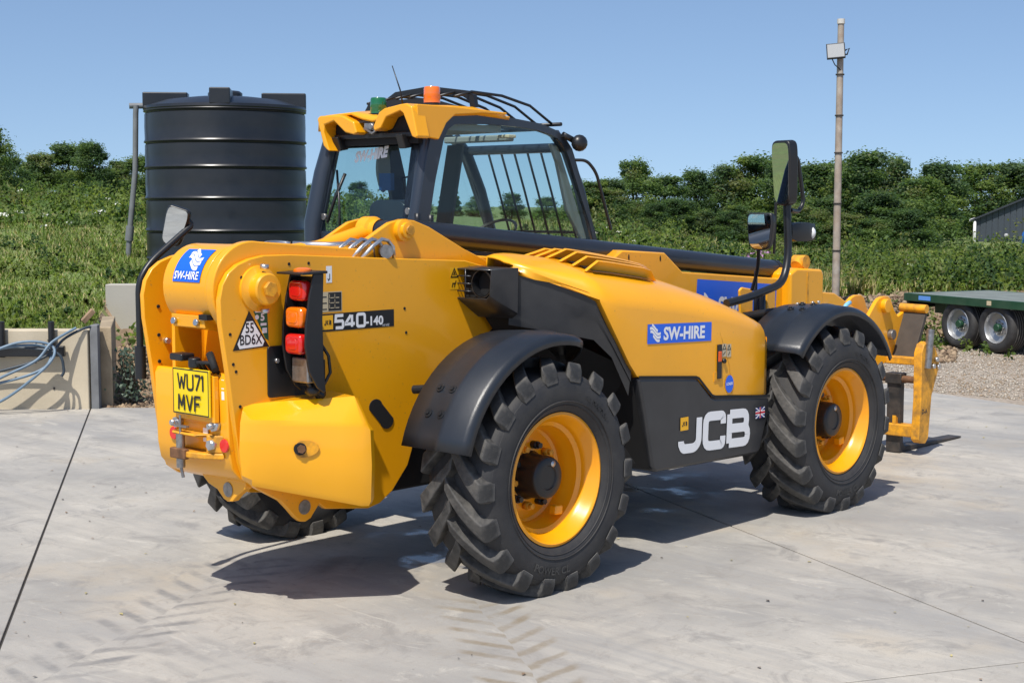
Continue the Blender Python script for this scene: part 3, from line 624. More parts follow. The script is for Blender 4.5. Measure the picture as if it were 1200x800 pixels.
# exhaust / intake box
b = MB(); B8 = [(.085,-.355,1.44),(.085,-.575,1.44),(.085,-.60,1.46),(.085,-.615,1.60),(.085,-.355,1.60)]
B9 = [(.25,-.355,1.33),(.25,-.61,1.335),(.25,-.65,1.36),(.25,-.655,1.605),(.25,-.355,1.61)]
vs = B8+B9; b.add(vs, [(0,1,6,5),(1,2,7,6),(2,3,8,7),(3,4,9,8),(5,6,7,8,9)]); bx = b.build('exhaust_box', 'panelblack', T, bevel=.004)
bx.modifiers.new('thickness', 'SOLIDIFY').thickness = .008
MB().box((.14,-.36,1.445), (.15,-.60,1.60)).build('box_back_panel', 'matblack', bx)
b = MB(); b.lathe([(.07,.0),(.074,0),(.074,.10),(.066,.10),(.066,.0),(.066,.12)], (.09,-.535,1.522), 'x', 28); b.build('exhaust_pipe', 'panelblack', bx, auto=40)
b = MB()
for z in (1.48, 1.52, 1.56): b.cyl((.088,-.36,z), (.088,-.46,z), .004, 6)
b.cyl((.088,-.42,1.445), (.088,-.42,1.6), .004, 6); b.build('intake_mesh', 'conduit', bx)
# black inner arch panels between bonnet and wheel
b = MB(); secs = []
for x, y, zt, zb in ((.245,-.605,1.605,1.30), (.42,-.775,1.515,1.26), (.55,-.94,1.44,1.22), (.66,-.975,1.25,1.12), (.80,-.98,1.06,.9)):
    secs.append([(x,y,zt),(x,y+.004,zt-.08),(x,y+.01,(zt+zb)/2),(x,y+.02,zb)])
b.loft(secs, False); b.build('bonnet_rear_panel', 'panelblack', T, auto=30)
stroke([([(.25,.0),(.68,.0)], False)], .004, frame((.245,-.612,1.50), (1,-1.02,-.08), (0,0,1)), 'painted_crease', 'matblack', T, .006) if False else None
b = MB(); b.add([(.30,-.60,1.34),(.80,-.97,1.05),(.96,-.985,.48),(1.0,-.42,.46),(.55,-.40,1.0),(.25,-.40,1.34)], [(0,1,4,5),(1,2,3,4)]); b.build('wheel_arch_liner', 'matblack', T)
MB().box((.45,-.36,.55), (.98,-.33,1.45)).build('inner_arch_panel', 'matblack', T)

# mudguards
def mudguard(cx, a0, a1, name_bolts, rear):
    N = 22; secs = []; Rr = .705
    for k in range(N+1):
        t = k/N; a = R(a0+(a1-a0)*t); r = Rr
        yo = -1.165; yi = -.74
        if rear:
            w = max(0, (t-.74)/.26); yo = -1.165+.36*w**1.4
            drop = 0
        else:
            w = max(0, (.16-t)/.16); drop = 0
        prof = [(yo, -.045),(yo+.004,-.01),(yo+.03,.008),(yo+.16,.016),(yo+.175,.021),(yo+.19,.017),(yo+.30,.014),(yi,.006)] if not (rear and t > .74) else \
               [(yo+(yi-yo)*q, h) for q, h in ((0,-.045),(.01,-.01),(.08,.008),(.376,.016),(.41,.021),(.447,.017),(.70,.014),(1,.006))]
        secs.append([(cx+(r+h)*math.cos(a), y, .585+(r+h)*math.sin(a)) for y, h in prof])
    b = MB(); b.loft(secs, False); o = b.build('mudguard', 'plastic', T, auto=75)
    m = o.modifiers.new('thickness', 'SOLIDIFY'); m.thickness = .01; m.offset = -1
    for da, y in ((name_bolts,-.955), (name_bolts,-.87), (name_bolts-11,-.955), (name_bolts-11,-.87)):
        a = R(da); p = Vector((cx+(Rr+.02)*math.cos(a), y, .585+(Rr+.02)*math.sin(a))); d = Vector((math.cos(a),0,math.sin(a)))
        bb = MB(); bb.cyl(p-d*.006, p+d*.001, .022, 14); bb.cyl(p+d*.001, p+d*.009, .011, 6); bb.build('mudguard_bolt', 'black', o)
    return o
mg = mudguard(0, 164, 47, 150, True)
mf = mudguard(WB, 140, 30, 105, False)
for src, name in ((mg, 'x'), (mf, 'x')):
    c = copy_tree(src, T); c.matrix_parent_inverse = Matrix.Identity(4); c.scale = (1,-1,1)
MB().tube([(-.52,-.66,1.03), (-.50,-.76,1.04)], .022, 12).build('mudguard_arm', 'black', T, auto=40)
MB().tube([(WB-.1,-.34,1.18), (WB-.1,-.8,1.26)], .035, 12).build('mudguard_arm', 'black', T, auto=40)
# axles
for cx in (0, WB):
    b = MB(); b.tube([(cx,-.80,WZ), (cx,-.4,WZ), (cx,-.2,WZ), (cx,0,WZ), (cx,.2,WZ), (cx,.4,WZ), (cx,.80,WZ)], [.09,.10,.14,.19,.14,.10,.09], 18); b.build('axle', 'matblack', T, auto=50)

# wheels
def make_wheel():
    w = empty('wheel', parent=T)
    CR = .548
    prof = [(.315,.36),(.335,.372),(.355,.40),(.40,.418),(.455,.420),(.50,.412),(.528,.395),(.542,.36),(.548,.28),(.55,.20),(.548,.12),(.542,.05),(.528,.01),(.50,-.01),(.44,-.02),(.36,0),(.315,.05)]
    b = MB(); b.lathe([(r, o_-.20) for r, o_ in prof], (0,0,0), 'y', 96, -1); ty = b.build('tyre', 'rubber', w, auto=60)
    b = MB()
    for r in (.375, .395, .505): b.lathe([(r-.003,.0),(r,.004),(r+.003,.0)], (0,-(.208 if r < .39 else (.218 if r < .45 else .206)),0), 'y', 72, -1)
    b.build('sidewall_ring', 'rubber', w, auto=50)
    # sidewall lettering pressed into the rubber
    for s_, a0, sz in (('POWER CL', 246, .052), ('ALL TRACTION', 70, .03)):
        lt = text(s_, sz, Matrix.Identity(4), 'sidewall_lettering', 'lug' if sz > .04 else 'rubber', w, bold=.001)
        for v in lt.data.vertices:
            rr = .418+ (v.co.y if a0 < 180 else v.co.y); a = R(a0)+ (v.co.x/.43)*(-1 if a0 < 180 else 1)
            rr = .425+v.co.y if a0 < 180 else .47-v.co.y
            v.co = Vector((rr*math.cos(a), -.2235, rr*math.sin(a)))
    rim = [(.335,.175),(.338,.185),(.325,.190),(.312,.178),(.306,.150),(.288,.135),(.282,.10),(.262,.085),(.258,.04),(.245,.025),(.240,-.02),(.225,-.03),(.17,-.015),(.125,-.01),(.0,-.01)]
    b = MB(); b.lathe(rim, (0,0,0), 'y', 72, -1); rm = b.build('rim', 'rimyellow', w, auto=42)
    b = MB(); b.lathe([(.125,-.01),(.118,.0),(.113,.02),(.110,.105),(.107,.112),(.104,.12),(.098,.124),(.062,.124),(.058,.118),(0,.118)], (0,0,0), 'y', 40, -1); hb = b.build('hub', 'black', w, auto=38)
    for k in range(10):
        a = 2*math.pi*(k+.3)/10; b = MB(); x, z = .155*math.cos(a), .155*math.sin(a)
        b.cyl((x,.012,z), (x,-.006-.02,z), .020, 10); b.cyl((x,-.02,z), (x,-.045,z), .0155, 6); b.build('wheel_nut', 'wornyellow' if k % 2 else 'black', w)
    MB().box((.20*math.cos(-.9)-.03,-.05,-.20), (.20*math.cos(-.9)+.03,-.10,-.15)).build('valve_guard', 'rimyellow', w, bevel=.01)
    b = MB(); b.lathe([(0,.126),(.016,.126),(.016,.122)], (.03,0,.07), 'y', 12, -1); b.build('hub_plug', 'steel', w)
    # tread bars: one mesh per hand, shared
    NL = 18; protos = []
    for hand in (-1, 1):
        b = MB(); secs = []
        for t in (0, .15, .4, .65, .85, 1.0):
            yy = hand*(-.018+.215*t); ph = R(23)*t**.85; wd = .036+.014*t
            rt = .602-.014*t**3; rb = .535-.02*t
            sk2 = .10*(1-t)+.06
            secs.append([((rb)*math.cos(ph-wd*1.25/.58), yy, rb*math.sin(ph-wd*1.25/.58)), (rt*math.cos(ph-wd/.6), yy, rt*math.sin(ph-wd/.6)), (rt*math.cos(ph+wd/.6), yy, rt*math.sin(ph+wd/.6)), (rb*math.cos(ph+wd*1.25/.58), yy, rb*math.sin(ph+wd*1.25/.58))])
        # shoulder block turned down the sidewall
        ph = R(23); wd = .049
        for yy, rt, rb in ((.212, .560, .50), (.219, .515, .488)):
            yy *= hand; secs.append([((rb)*math.cos(ph-wd*1.1/.56), yy, rb*math.sin(ph-wd*1.1/.56)), (rt*math.cos(ph-wd/.6), yy, rt*math.sin(ph-wd/.6)), (rt*math.cos(ph+wd/.6), yy, rt*math.sin(ph+wd/.6)), (rb*math.cos(ph+wd*1.1/.56), yy, rb*math.sin(ph+wd*1.1/.56))])
        b.loft(secs, True, smooth=False)
        o = b.build('tread_lug', 'lug', w, bevel=.012, seg=2); protos.append(o)
    for hi, pz in enumerate(protos):
        for k in range(NL):
            o = pz if k == 0 else pz.copy()
            if k: COL.objects.link(o)
            o.parent = w; o.rotation_euler = (0, -2*math.pi*(k+.5*hi)/NL, 0)
    return w
w0 = make_wheel()
pos = [(0,-.963,0), (WB,-.963,0), (0,.963,1), (WB,.963,1)]
for i, (x, y, fl) in enumerate(pos):
    w = w0 if i == 0 else copy_tree(w0, T)
    w.location = (x, y, WZ)
    w.rotation_euler = (0, [R(4), R(-9), R(0), R(7)][i], 0)
    if fl: w.scale = (1,-1,1)

# mirrors
def mirror_head(o, r, u, w, h, d, name='mirror', tilt=0):
    fr = frame(o, r, u)
    pts = rcorner([(-w/2*.8,-h/2),(w/2*.8,-h/2),(w/2,h/2*.6),(w/2*.9,h/2),(-w/2*.9,h/2),(-w/2,h/2*.6)], w*.34, 5, True)
    hd = slabplate(pts, fr @ Matrix.Translation((0,0,-d)), d, name, 'black', T, .012)
    slabplate([(p[0]*.87, p[1]*.92) for p in pts], fr, .004, 'mirror_glass', 'mirror', hd)
    return hd
def pole(pts, r, name, parent=T, m='black', rr=.08):
    P = [Vector(p) for p in pts]; out = [P[0]]
    for i in range(1, len(P)-1):
        a = (P[i-1]-P[i]); c = (P[i+1]-P[i]); q = min(rr, a.length*.49, c.length*.49)
        s, e = P[i]+a.normalized()*q, P[i]+c.normalized()*q
        for j in range(6): t = j/5; out.append(s*(1-t)**2+P[i]*2*t*(1-t)+e*t*t)
    out.append(P[-1]); return MB().tube(out, r, 10).build(name, m, parent, auto=60)
pole([(-1.412,.36,1.14), (-1.412,.36,1.56), (-1.34,.36,1.655), (-1.09,.36,1.835), (-1.13,.37,1.87)], .017, 'mirror_arm')
MB().cyl((-1.412,.36,1.08), (-1.412,.36,1.24), .028, 12).build('mirror_clamp', 'black', T, auto=40)
mirror_head((-1.17,.40,1.825), (.60,-.74,-.30), (-.42,.38,1), .125, .205, .04)
pole([(2.10,-.70,1.33), (2.35,-.70,1.355), (2.74,-.70,1.43), (2.83,-.68,1.60), (2.83,-.66,1.95)], .026, 'mirror_arm', rr=.12)
m1 = mirror_head((2.755,-.66,2.14), (-.22,-.97,0), (-.06,0,1), .175, .42, .075)
mirror_head((2.56,-.63,1.765), (.10,-.99,0), (.0,0,1), .19, .24, .05)
pole([(2.60,-.60,1.66), (2.66,-.56,1.52), (2.68,-.5,1.38)], .012, 'mirror_stay')
pole([(2.88,-.66,1.90), (3.04,-.62,1.89), (3.10,-.62,1.95), (3.02,-.62,2.24), (2.95,-.62,2.27), (2.92,-.62,2.20), (2.93,-.62,1.60)], .014, 'mirror_guard', rr=.05)
pole([(2.72,-.64,1.62), (2.70,-.66,1.95)], .009, 'mirror_stay')
b = MB(); b.loft([[(2.86+.02*i*6.2, -.66+c*.5*s_, 1.755+sn*s_) for c, sn in ((-.06,-.05),(.06,-.05),(.075,0),(.06,.055),(-.06,.055),(-.075,0))] for i, s_ in ((0,.8),(.4,1.15),(1.4,1.2),(2.2,1.0),(2.4,.6))], True); wl = b.build('work_lamp', 'black', T, auto=40)
MB().ball((3.10,-.68,1.75), .035, 12, (.8,1,1.2)).build('lamp_lens', 'clear', wl)

# cab
cabo = [(.22,1.60),(.215,1.83),(.285,2.16),(.33,2.33),(.40,2.40),(.50,2.45),(.72,2.462),(.95,2.452),(1.257,2.425),(1.40,2.39),(1.48,2.35),(1.55,2.28),(1.65,2.06),(1.80,1.71),(1.84,1.60)]
cabi = [(.31,1.835),(.36,2.07),(.436,2.325),(.47,2.37),(.519,2.393),(.793,2.404),(1.05,2.398),(1.241,2.383),(1.36,2.36),(1.443,2.328),(1.516,2.236),(1.64,1.98),(1.768,1.717),(1.70,1.66),(.33,1.66)]
def resample(poly, c, n=64):
    """outline points in n equal directions from c"""
    out = []
    for k in range(n):
        a = 2*math.pi*(k+.5)/n; d = Vector((math.cos(a), math.sin(a))); best = None
        for i in range(len(poly)):
            p = Vector(poly[i])-Vector(c); e = Vector(poly[(i+1) % len(poly)])-Vector(poly[i]); den = d.x*e.y-d.y*e.x
            if abs(den) < 1e-9: continue
            t = (p.x*e.y-p.y*e.x)/den; w = (p.x*d.y-p.y*d.x)/den
            if t > 0 and -1e-6 <= w <= 1+1e-6: best = t if best is None else max(best, t)
        out.append((c[0]+d.x*best, c[1]+d.y*best))
    return out
def ring_panel(o, i, y0, y1, name, m, parent, bev=.01):
    """a flat frame between two outlines, extruded in y"""
    c = (.95, 2.0); O = resample(o, c); I = resample(i, c); n = len(O)
    vs = [(p[0], y0, p[1]) for p in O]+[(p[0], y1, p[1]) for p in O]+[(p[0], y0, p[1]) for p in I]+[(p[0], y1, p[1]) for p in I]
    fs = []
    for k in range(n):
        q = (k+1) % n; fs += [(k, q, n+q, n+k), (2*n+k, 2*n+q, 3*n+q, 3*n+k), (k, q, 2*n+q, 2*n+k), (n+k, n+q, 3*n+q, 3*n+k)]
    return MB().add(vs, fs).build(name, m, parent, auto=40)
cab = ring_panel(cabo, cabi, .085, .125, 'cab', 'cabframe', T)
ring_panel(cabo, cabi, .985, 1.02, 'cab_side_frame', 'cabframe', cab)
MB().prism(cabi, 'y', .098, .102).build('side_window', 'glass', cab)
MB().prism(cabi, 'y', 1.0, 1.004).build('side_window', 'glass', cab)
# rear pillars, rounded, leaning
b = MB(); b.tube([(.235,.125,1.60), (.235,.125,1.83), (.30,.128,2.12), (.365,.135,2.36)], .042, 14); b.build('rear_pillar', 'cabframe', cab, auto=60)
b = MB(); b.tube([(.235,1.0,1.60), (.235,1.0,1.83), (.30,.985,2.12), (.365,.955,2.36)], [.06,.06,.058,.055], 14); b.build('rear_pillar', 'cabframe', cab, auto=60)
MB().box((.24,.16,1.0), (.27,.97,1.78)).build('cab_rear_wall', 'cabframe', cab, bevel=.01)
MB().box((.30,.13,.75), (1.85,1.0,1.64)).build('cab_lower_body', 'cabframe', cab, bevel=.02)
lean = (2.34-1.76)/1; 
rx = lambda z: .232+(z-1.76)*.215
def rearpoly(poly, t, name, m, parent, bev=0): 
    n = len(poly); vs = [(rx(z), y, z) for y, z in poly]+[(rx(z)+t, y, z) for y, z in poly]
    return MB().add(vs, [tuple(range(n)), tuple(range(n, 2*n))]+[(i, (i+1) % n, n+(i+1) % n, n+i) for i in range(n)]).build(name, m, parent, bevel=bev)
rg = rearpoly(rcorner([(.955,1.76),(.90,2.28),(.215,2.30),(.19,1.78)], .10, 5, True), .006, 'rear_window', 'glass', cab)
for poly in ([(1.01,1.76),(.955,2.30),(.90,2.30),(.94,1.76)], [(.24,1.76),(.26,2.30),(.17,2.32),(.15,1.76)], [(.95,2.27),(.95,2.36),(.15,2.36),(.15,2.27)]):
    rearpoly(poly, .02, 'window_border', 'cabframe', cab)
text('SW-HIRE', .085, frame((rx(2.185)-.005,.72,2.185), (0,-1,.10), (.215,0,1)), 'lettering', 'white', cab, bold=.005, sx=.85, lift=.004, shear=.15)
b = MB(); b.tube([(.22,.86,1.83), (.26,.83,1.98), (.295,.78,2.12)], .011, 6); b.tube([(.215,.74,1.78), (.255,.79,1.95), (.30,.86,2.14)], .008, 6); b.build('rear_wiper', 'black', cab)
for y, z in ((.925,1.865), (.20,1.9)): MB().cyl((rx(z)-.012,y,z), (rx(z)+.01,y,z), .02, 12).build('window_hinge', 'pinsteel', cab)
# front, roof, interior
xf = lambda z: 1.82-(z-1.66)*.47
b = MB()
for y in (.12, .98): b.tube([(1.82,y,1.60), (1.66,y,2.03), (1.53,y,2.27), (1.42,y,2.37)], .035, 10)
b.tube([(1.53,.12,2.29), (1.53,.98,2.29)], .03, 8); b.build('front_frame', 'cabframe', cab, auto=60)
b = MB(); b.loft([[(x,y,z) for y in (.12,.98)] for x, z in ((1.80,1.66),(1.64,2.05),(1.53,2.27))], False, smooth=False); b.build('windscreen', 'glass', cab)
b = MB(); b.loft([[(x,y,z) for y in (.12,.98)] for x, z in ((.95,2.435),(1.3,2.40),(1.45,2.34),(1.53,2.27))], False); b.build('roof_window', 'glass', cab)
b = MB()
for x, z in ((.95,2.42),(1.12,2.405),(1.29,2.385)): b.box((x,.12,z), (x+.035,.98,z+.018))
for y in (.35,.62): b.box((.55,y,2.40), (1.4,y+.03,2.415))
b.build('roof_bars_inside', 'cabframe', cab)
b = MB(); b.box((.42,.13,2.36), (.95,.98,2.40)); b.build('roof_lining', 'trim', cab)
b = MB(); b.prism([(1.50,2.24),(1.46,2.30),(1.40,2.31),(1.46,2.20),(1.56,1.90),(1.74,1.66),(1.78,1.66)], 'y', .10+.03, .16); b.build('pillar_trim', 'trim', cab, bevel=.008)
b = MB(); b.box((1.28,.40,2.33), (1.36,.95,2.37)); b.build('header_trim', 'trim', cab, bevel=.01)
MB().box((1.20,.30,2.345), (1.27,.40,2.365)).build('cab_lamp', mat('warm_lamp_cover', (.75,.62,.42), .3), cab, bevel=.006)
# door side posts seen through the glass
b = MB(); b.prism([(.86,1.60),(.83,2.0),(.72,2.40),(.86,2.40),(.95,2.1),(.98,1.60)], 'y', .955, .985); b.build('door_post', 'inner', cab)
b = MB(); b.tube([(.95,.93,1.66), (.90,.90,1.95), (.86,.90,2.10), (.95,.88,2.12), (1.02,.88,1.95), (1.02,.88,1.7)], .012, 8); b.build('grab_rail', 'black', cab)
b = MB(); b.prism(rcorner([(.33,1.60),(.66,1.60),(.655,1.93),(.60,1.965),(.40,1.965),(.34,1.93)], .03, 3, True), 'x', .37, .47); b.build('seat_back', 'cabframe', cab, bevel=.02)
MB().box((.45,.30,1.5), (.95,.70,1.62)).build('seat_cushion', 'inner', cab, bevel=.03)
b = MB(); b.lathe([(.165,.0),(.175,.01),(.185,0),(.175,-.01),(.165,0)], (0,0,0), 'z', 28); o = b.build('steering_wheel', 'black', cab, auto=60); o.location = (1.30,.55,1.74); o.rotation_euler = (0,R(-35),0)
MB().tube([(1.32,.55,1.70), (1.5,.55,1.5)], .03, 8).build('steering_column', 'black', cab)
MB().box((1.25,.80,1.62), (1.60,.96,1.78)).build('console', 'inner', cab, bevel=.02)
b = MB(); b.lathe([(0,0),(.09,0),(.10,.02),(.07,.05),(0,.05)], (0,0,0), 'y', 16); o = b.build('inside_mirror', 'trim', cab, auto=40); o.location = (.72,.90,2.16); o.scale = (.55,.8,1.5)
MB().box((.40,.50,2.02), (.43,.60,2.12)).build('blue_cab_panel', mat('dark_blue_plastic', (.02,.07,.20), .4), cab)
rearpoly([(.60,1.60),(.60,2.30),(.47,2.30),(.47,1.60)], .02, 'rear_post', 'inner', cab).location = (.62,0,0)
# screen guard in front of the windscreen
b = MB()
for k in range(7):
    y = .16+.115*k; b.tube([(1.86,y,1.60), (1.70,y,2.02), (1.585,y,2.30)], .0085, 6)
b.tube([(1.80,.14,1.76), (1.80,.9,1.76)], .009, 6); b.tube([(1.585,.14,2.30), (1.585,.9,2.30)], .011, 6); b.build('screen_guard', 'black', cab)
# roof cap
def zt_(x): return np.interp(x, [.18,.30,.5,.7,.95,1.05], [2.475,2.492,2.500,2.500,2.470,2.452])
b = MB(); secs = []
for x in (.205,.26,.34,.5,.7,.85,.97):
    z = zt_(x); t = (x-.205)/.765; lo = .05*(1-t)+.012
    cen = .05*max(0, 1-(x-.205)/.16)
    secs.append([(x,.085,z-lo-.02),(x,.078,z-lo),(x,.085,z-.02),(x,.12,z),(x,.30,z+.004),(x,.34,z-cen),(x,.44,z-cen-.01),(x,.52,z-cen*.7-.01),(x,.62,z-.012),(x,.84,z-.02),(x,.91,z-.05),(x,.915,z-lo-.05)])
b.loft(secs, False); rc = b.build('roof_cap', 'yellow', cab, auto=35)
m = rc.modifiers.new('thickness', 'SOLIDIFY'); m.thickness = .015; m.offset = -1
def lobe(poly, x0, x1, name='roof_cap_lobe'): return MB().prism(poly, 'x', x0, x1).build(name, 'yellow', cab, bevel=.012)
lobe([(.075,2.475),(.12,2.495),(.17,2.492),(.30,2.475),(.345,2.455),(.395,2.375),(.385,2.350),(.33,2.365),(.285,2.425),(.17,2.455),(.145,2.44),(.075,2.31),(.045,2.30),(.03,2.31)], .17, .27)
lobe([(.885,2.44),(.86,2.455),(.74,2.455),(.66,2.45),(.56,2.41),(.535,2.345),(.56,2.335),(.635,2.35),(.735,2.42),(.82,2.40),(.825,2.36),(.775,2.245),(.80,2.255),(.83,2.28)], .17, .27)
MB().prism([(.20,2.49),(.205,2.40),(.27,2.31),(.37,2.30),(.43,2.395),(.50,2.445),(.72,2.462),(.93,2.462),(.93,2.475),(.5,2.49)], 'y', .062, .09).build('roof_cap_side', 'yellow', cab, bevel=.008)
b = MB(); b.box((.27,.13,2.28), (.33,.93,2.46)); b.build('roof_rear_recess', 'matblack', cab)
b = MB(); b.box((.245,.15,2.315), (.29,.90,2.345)); 
for y in (.20,.75): b.prism([(.21,2.33),(.30,2.33),(.30,2.26),(.24,2.25)], 'y', y, y+.055)
b.build('window_top_rail', 'black', cab, bevel=.006)
b = MB(); b.box((.20,.42,2.36), (.25,.50,2.40)); b.cyl((.19,.44,2.38), (.24,.44,2.38), .018, 8); b.tube([(.2,.5,2.37), (.19,.42,2.34), (.2,.37,2.37)], .008, 6); b.build('wiper_motor', 'pinsteel', cab)
def beacon(x, y, z, m, r=.048, h=.09):
    b = MB(); b.lathe([(0,0),(r*1.35,0),(r*1.3,.02),(r*.95,.035),(r*.95,.06),(0,.06)], (x,y,z), 'z', 24); b.build('beacon_base', 'black', cab, auto=40)
    b = MB(); b.lathe([(r,.06),(r*.99,.06+h*.35),(r*1.0,.06+h*.36),(r*.96,.06+h*.9),(r*.86,.06+h),(0,.06+h)], (x,y,z), 'z', 24); b.build('beacon_lens', m, cab, auto=40)
beacon(.31,.50,2.40,'greenlens'); beacon(.42,.17,2.452,'amber')
MB().box((.215,.48,2.405), (.38,.66,2.418)).build('beacon_bracket', 'black', cab)
MB().tube([(.45,.44,2.50), (.44,.455,2.60), (.42,.50,2.74)], [.007,.005,.003], 6).build('aerial', 'black', cab)
# roof guard
b = MB(); b.prism([(.12,2.50),(.135,2.57),(.20,2.60),(.50,2.64),(.80,2.62),(.95,2.55),(.95,2.50),(.90,2.52),(.78,2.585),(.50,2.60),(.22,2.565),(.17,2.54),(.16,2.50)], 'x', .72, .75); b.build('roof_guard_arch', 'black', cab)
b = MB(); b.prism([(.15,2.50),(.40,2.56),(.90,2.56),(.98,2.46),(.98,2.44),(.15,2.48)], 'x', .60, .63); b.build('roof_guard_panel', 'black', cab)
for k in range(7):
    y = .17+.125*k; zz = 2.60-.12*abs(.5-(y))**2
    MB().tube([(.60,y,zz-.03), (.74,y,zz+.005), (1.0,y,zz-.005), (1.25,y,2.535), (1.46,y,2.43)], .0085, 6).build('roof_guard_bar', 'black', cab)
b = MB(); b.tube([(1.46,.10,2.43), (1.46,1.0,2.43)], .012, 8); b.build('roof_guard_rail', 'black', cab)
b = MB(); b.ball((0,0,0), .058, 14, (1.0,.8,.9)); b.tube([(-.10,.05,.05), (-.03,.03,.02)], .02, 8); wl = b.build('work_lamp', 'black', cab); wl.location = (1.54,.02,2.315)
pole([(1.50,.02,2.21), (1.56,-.02,2.21), (1.63,-.04,2.14), (1.78,-.04,1.78)], .010, 'grab_handle', cab, rr=.05)
# ------------------------------------------------------------ ground and setting
def concrete_mat():
    m = bpy.data.materials.new('yard_concrete'); m.use_nodes = True; n = m.node_tree; L = n.links.new; N = n.nodes.new
    b = n.nodes['Principled BSDF']; tc = N('ShaderNodeTexCoord')
    def noise(sc, det=6, rough=.55, mp=None, dist=0):
        z = N('ShaderNodeTexNoise'); z.inputs['Scale'].default_value = sc; z.inputs['Detail'].default_value = det; z.inputs['Roughness'].default_value = rough; z.inputs['Distortion'].default_value = dist
        if mp:
            q = N('ShaderNodeMapping'); q.inputs['Rotation'].default_value = mp[0]; q.inputs['Scale'].default_value = mp[1]; L(tc.outputs['Object'], q.inputs[0]); L(q.outputs[0], z.inputs[0])
        else: L(tc.outputs['Object'], z.inputs[0])
        return z.outputs[0]
    def rng_(x, a, c, lo=0, hi=1):
        r = N('ShaderNodeMapRange'); L(x, r.inputs[0])
        for k, v in zip((1,2,3,4), (a,c,lo,hi)): r.inputs[k].default_value = v
        return r.outputs[0]
    def math_(op, x, y=None):
        k = N('ShaderNodeMath'); k.operation = op
        for i, q in enumerate((x, y)):
            if q is None: continue
            if hasattr(q, 'node'): L(q, k.inputs[i])
            else: k.inputs[i].default_value = q
        return k.outputs[0]
    def mix(f, a, c):
        x = N('ShaderNodeMix'); x.data_type = 'RGBA'
        if hasattr(f, 'node'): L(f, x.inputs[0])
        else: x.inputs[0].default_value = f
        for i, q in ((6, a), (7, c)):
            if hasattr(q, 'node'): L(q, x.inputs[i])
            else: x.inputs[i].default_value = tuple(q)+(1,)
        return x.outputs[2]
    c = mix(rng_(noise(.45, 8, .6), .41, .59), (.445,.415,.362), (.305,.293,.27))
    c = mix(rng_(noise(1.6, 8, .7), .45, .75, 0, .6), c, (.475,.445,.395))
    c = mix(rng_(noise(.9, 7, .65, ((0,0,-.747),(1,.25,1)), 1.2), .47, .68, 0, .8), c, (.27,.266,.26))
    c = mix(rng_(noise(5, 6, .7, ((0,0,-.80),(1,.15,1)), .7), .48, .70, 0, .55), c, (.27,.255,.235))
    c = mix(rng_(noise(.7, 5, .6), .55, .70, 0, .75), c, (.42,.355,.265))
    c = mix(rng_(noise(140, 2, .5), .62, .75, 0, .3), c, (.24,.23,.21))
    c = mix(rng_(noise(9, 8, .7, ((0,0,-.70),(1,.08,1)), .5), .52, .72, 0, .4), c, (.30,.285,.26))
    c = mix(rng_(noise(2.6, 9, .75, None, .8), .53, .64, 0, .85), c, (.255,.243,.225))
    c = mix(rng_(noise(30, 3, .6), .68, .74, 0, .5), c, (.20,.185,.165))
    c = mix(rng_(noise(6.5, 9, .8, None, 1.5), .55, .63, 0, .6), c, (.30,.275,.24))
    c = mix(rng_(noise(3.3, 9, .8, ((0,0,-.747),(1,.4,1)), 1.0), .56, .66, 0, .6), c, (.52,.49,.43))
    c = mix(rng_(noise(70, 4, .7), .56, .70, 0, .45), c, (.28,.265,.24))
    # tyre tracks: chevron bars along a few straight runs, broken up by noise
    def track(px, py, ang, half, per, length, amt, col):
        nonlocal c
        q = N('ShaderNodeMapping'); q.vector_type = 'TEXTURE'; q.inputs['Location'].default_value = (px,py,0); q.inputs['Rotation'].default_value = (0,0,ang)
        L(tc.outputs['Object'], q.inputs[0]); sp = N('ShaderNodeSeparateXYZ'); L(q.outputs[0], sp.inputs[0])
        wob = math_('MULTIPLY', math_('SUBTRACT', noise(1.5, 3), .5), .16)
        x = math_('ADD', sp.outputs[0], wob); y = math_('ADD', sp.outputs[1], wob)
        ay = math_('ABSOLUTE', y)
        ph = math_('FRACT', math_('DIVIDE', math_('SUBTRACT', x, math_('MULTIPLY', ay, .8)), per))
        side = math_('GREATER_THAN', y, 0.0); ph = math_('FRACT', math_('ADD', ph, math_('MULTIPLY', side, .5)))
        bar = rng_(math_('ABSOLUTE', math_('SUBTRACT', ph, .5)), .09, .24, 1, 0)
        msk = math_('MULTIPLY', rng_(ay, half*.8, half, 1, 0), rng_(math_('ABSOLUTE', x), length*.35, length*.5, 1, 0))
        br = rng_(noise(2.7, 8, .75), .36, .62); 
        f = math_('MULTIPLY', math_('MULTIPLY', math_('MULTIPLY', bar, msk), br), amt)
        c = mix(f, c, col)
    dk = (.205,.198,.188)
    track(-1.55, .0, R(29), .25, .19, 2.6, 1.0, (.19,.186,.18))
    track(-2.35, -1.15, R(33), .25, .19, 2.2, .6, (.225,.22,.21))
    track(-.85, -1.62, R(55), .24, .19, 1.9, 1.0, (.225,.185,.13))
    track(-.42, -1.80, R(50), .23, .19, 1.6, .45, (.25,.245,.235))
    track(3.2, -1.9, R(24), .22, .19, 3.0, .35, (.25,.245,.235))
    # damp patches under the machine
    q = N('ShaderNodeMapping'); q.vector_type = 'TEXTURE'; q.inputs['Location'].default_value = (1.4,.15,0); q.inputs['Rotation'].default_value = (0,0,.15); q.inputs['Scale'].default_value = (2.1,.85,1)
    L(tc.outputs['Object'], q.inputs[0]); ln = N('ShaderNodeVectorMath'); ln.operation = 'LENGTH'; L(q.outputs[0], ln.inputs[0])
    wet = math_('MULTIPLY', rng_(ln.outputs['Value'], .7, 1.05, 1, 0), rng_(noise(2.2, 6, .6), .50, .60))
    c = mix(math_('MULTIPLY', wet, .65), c, (.10,.097,.092))
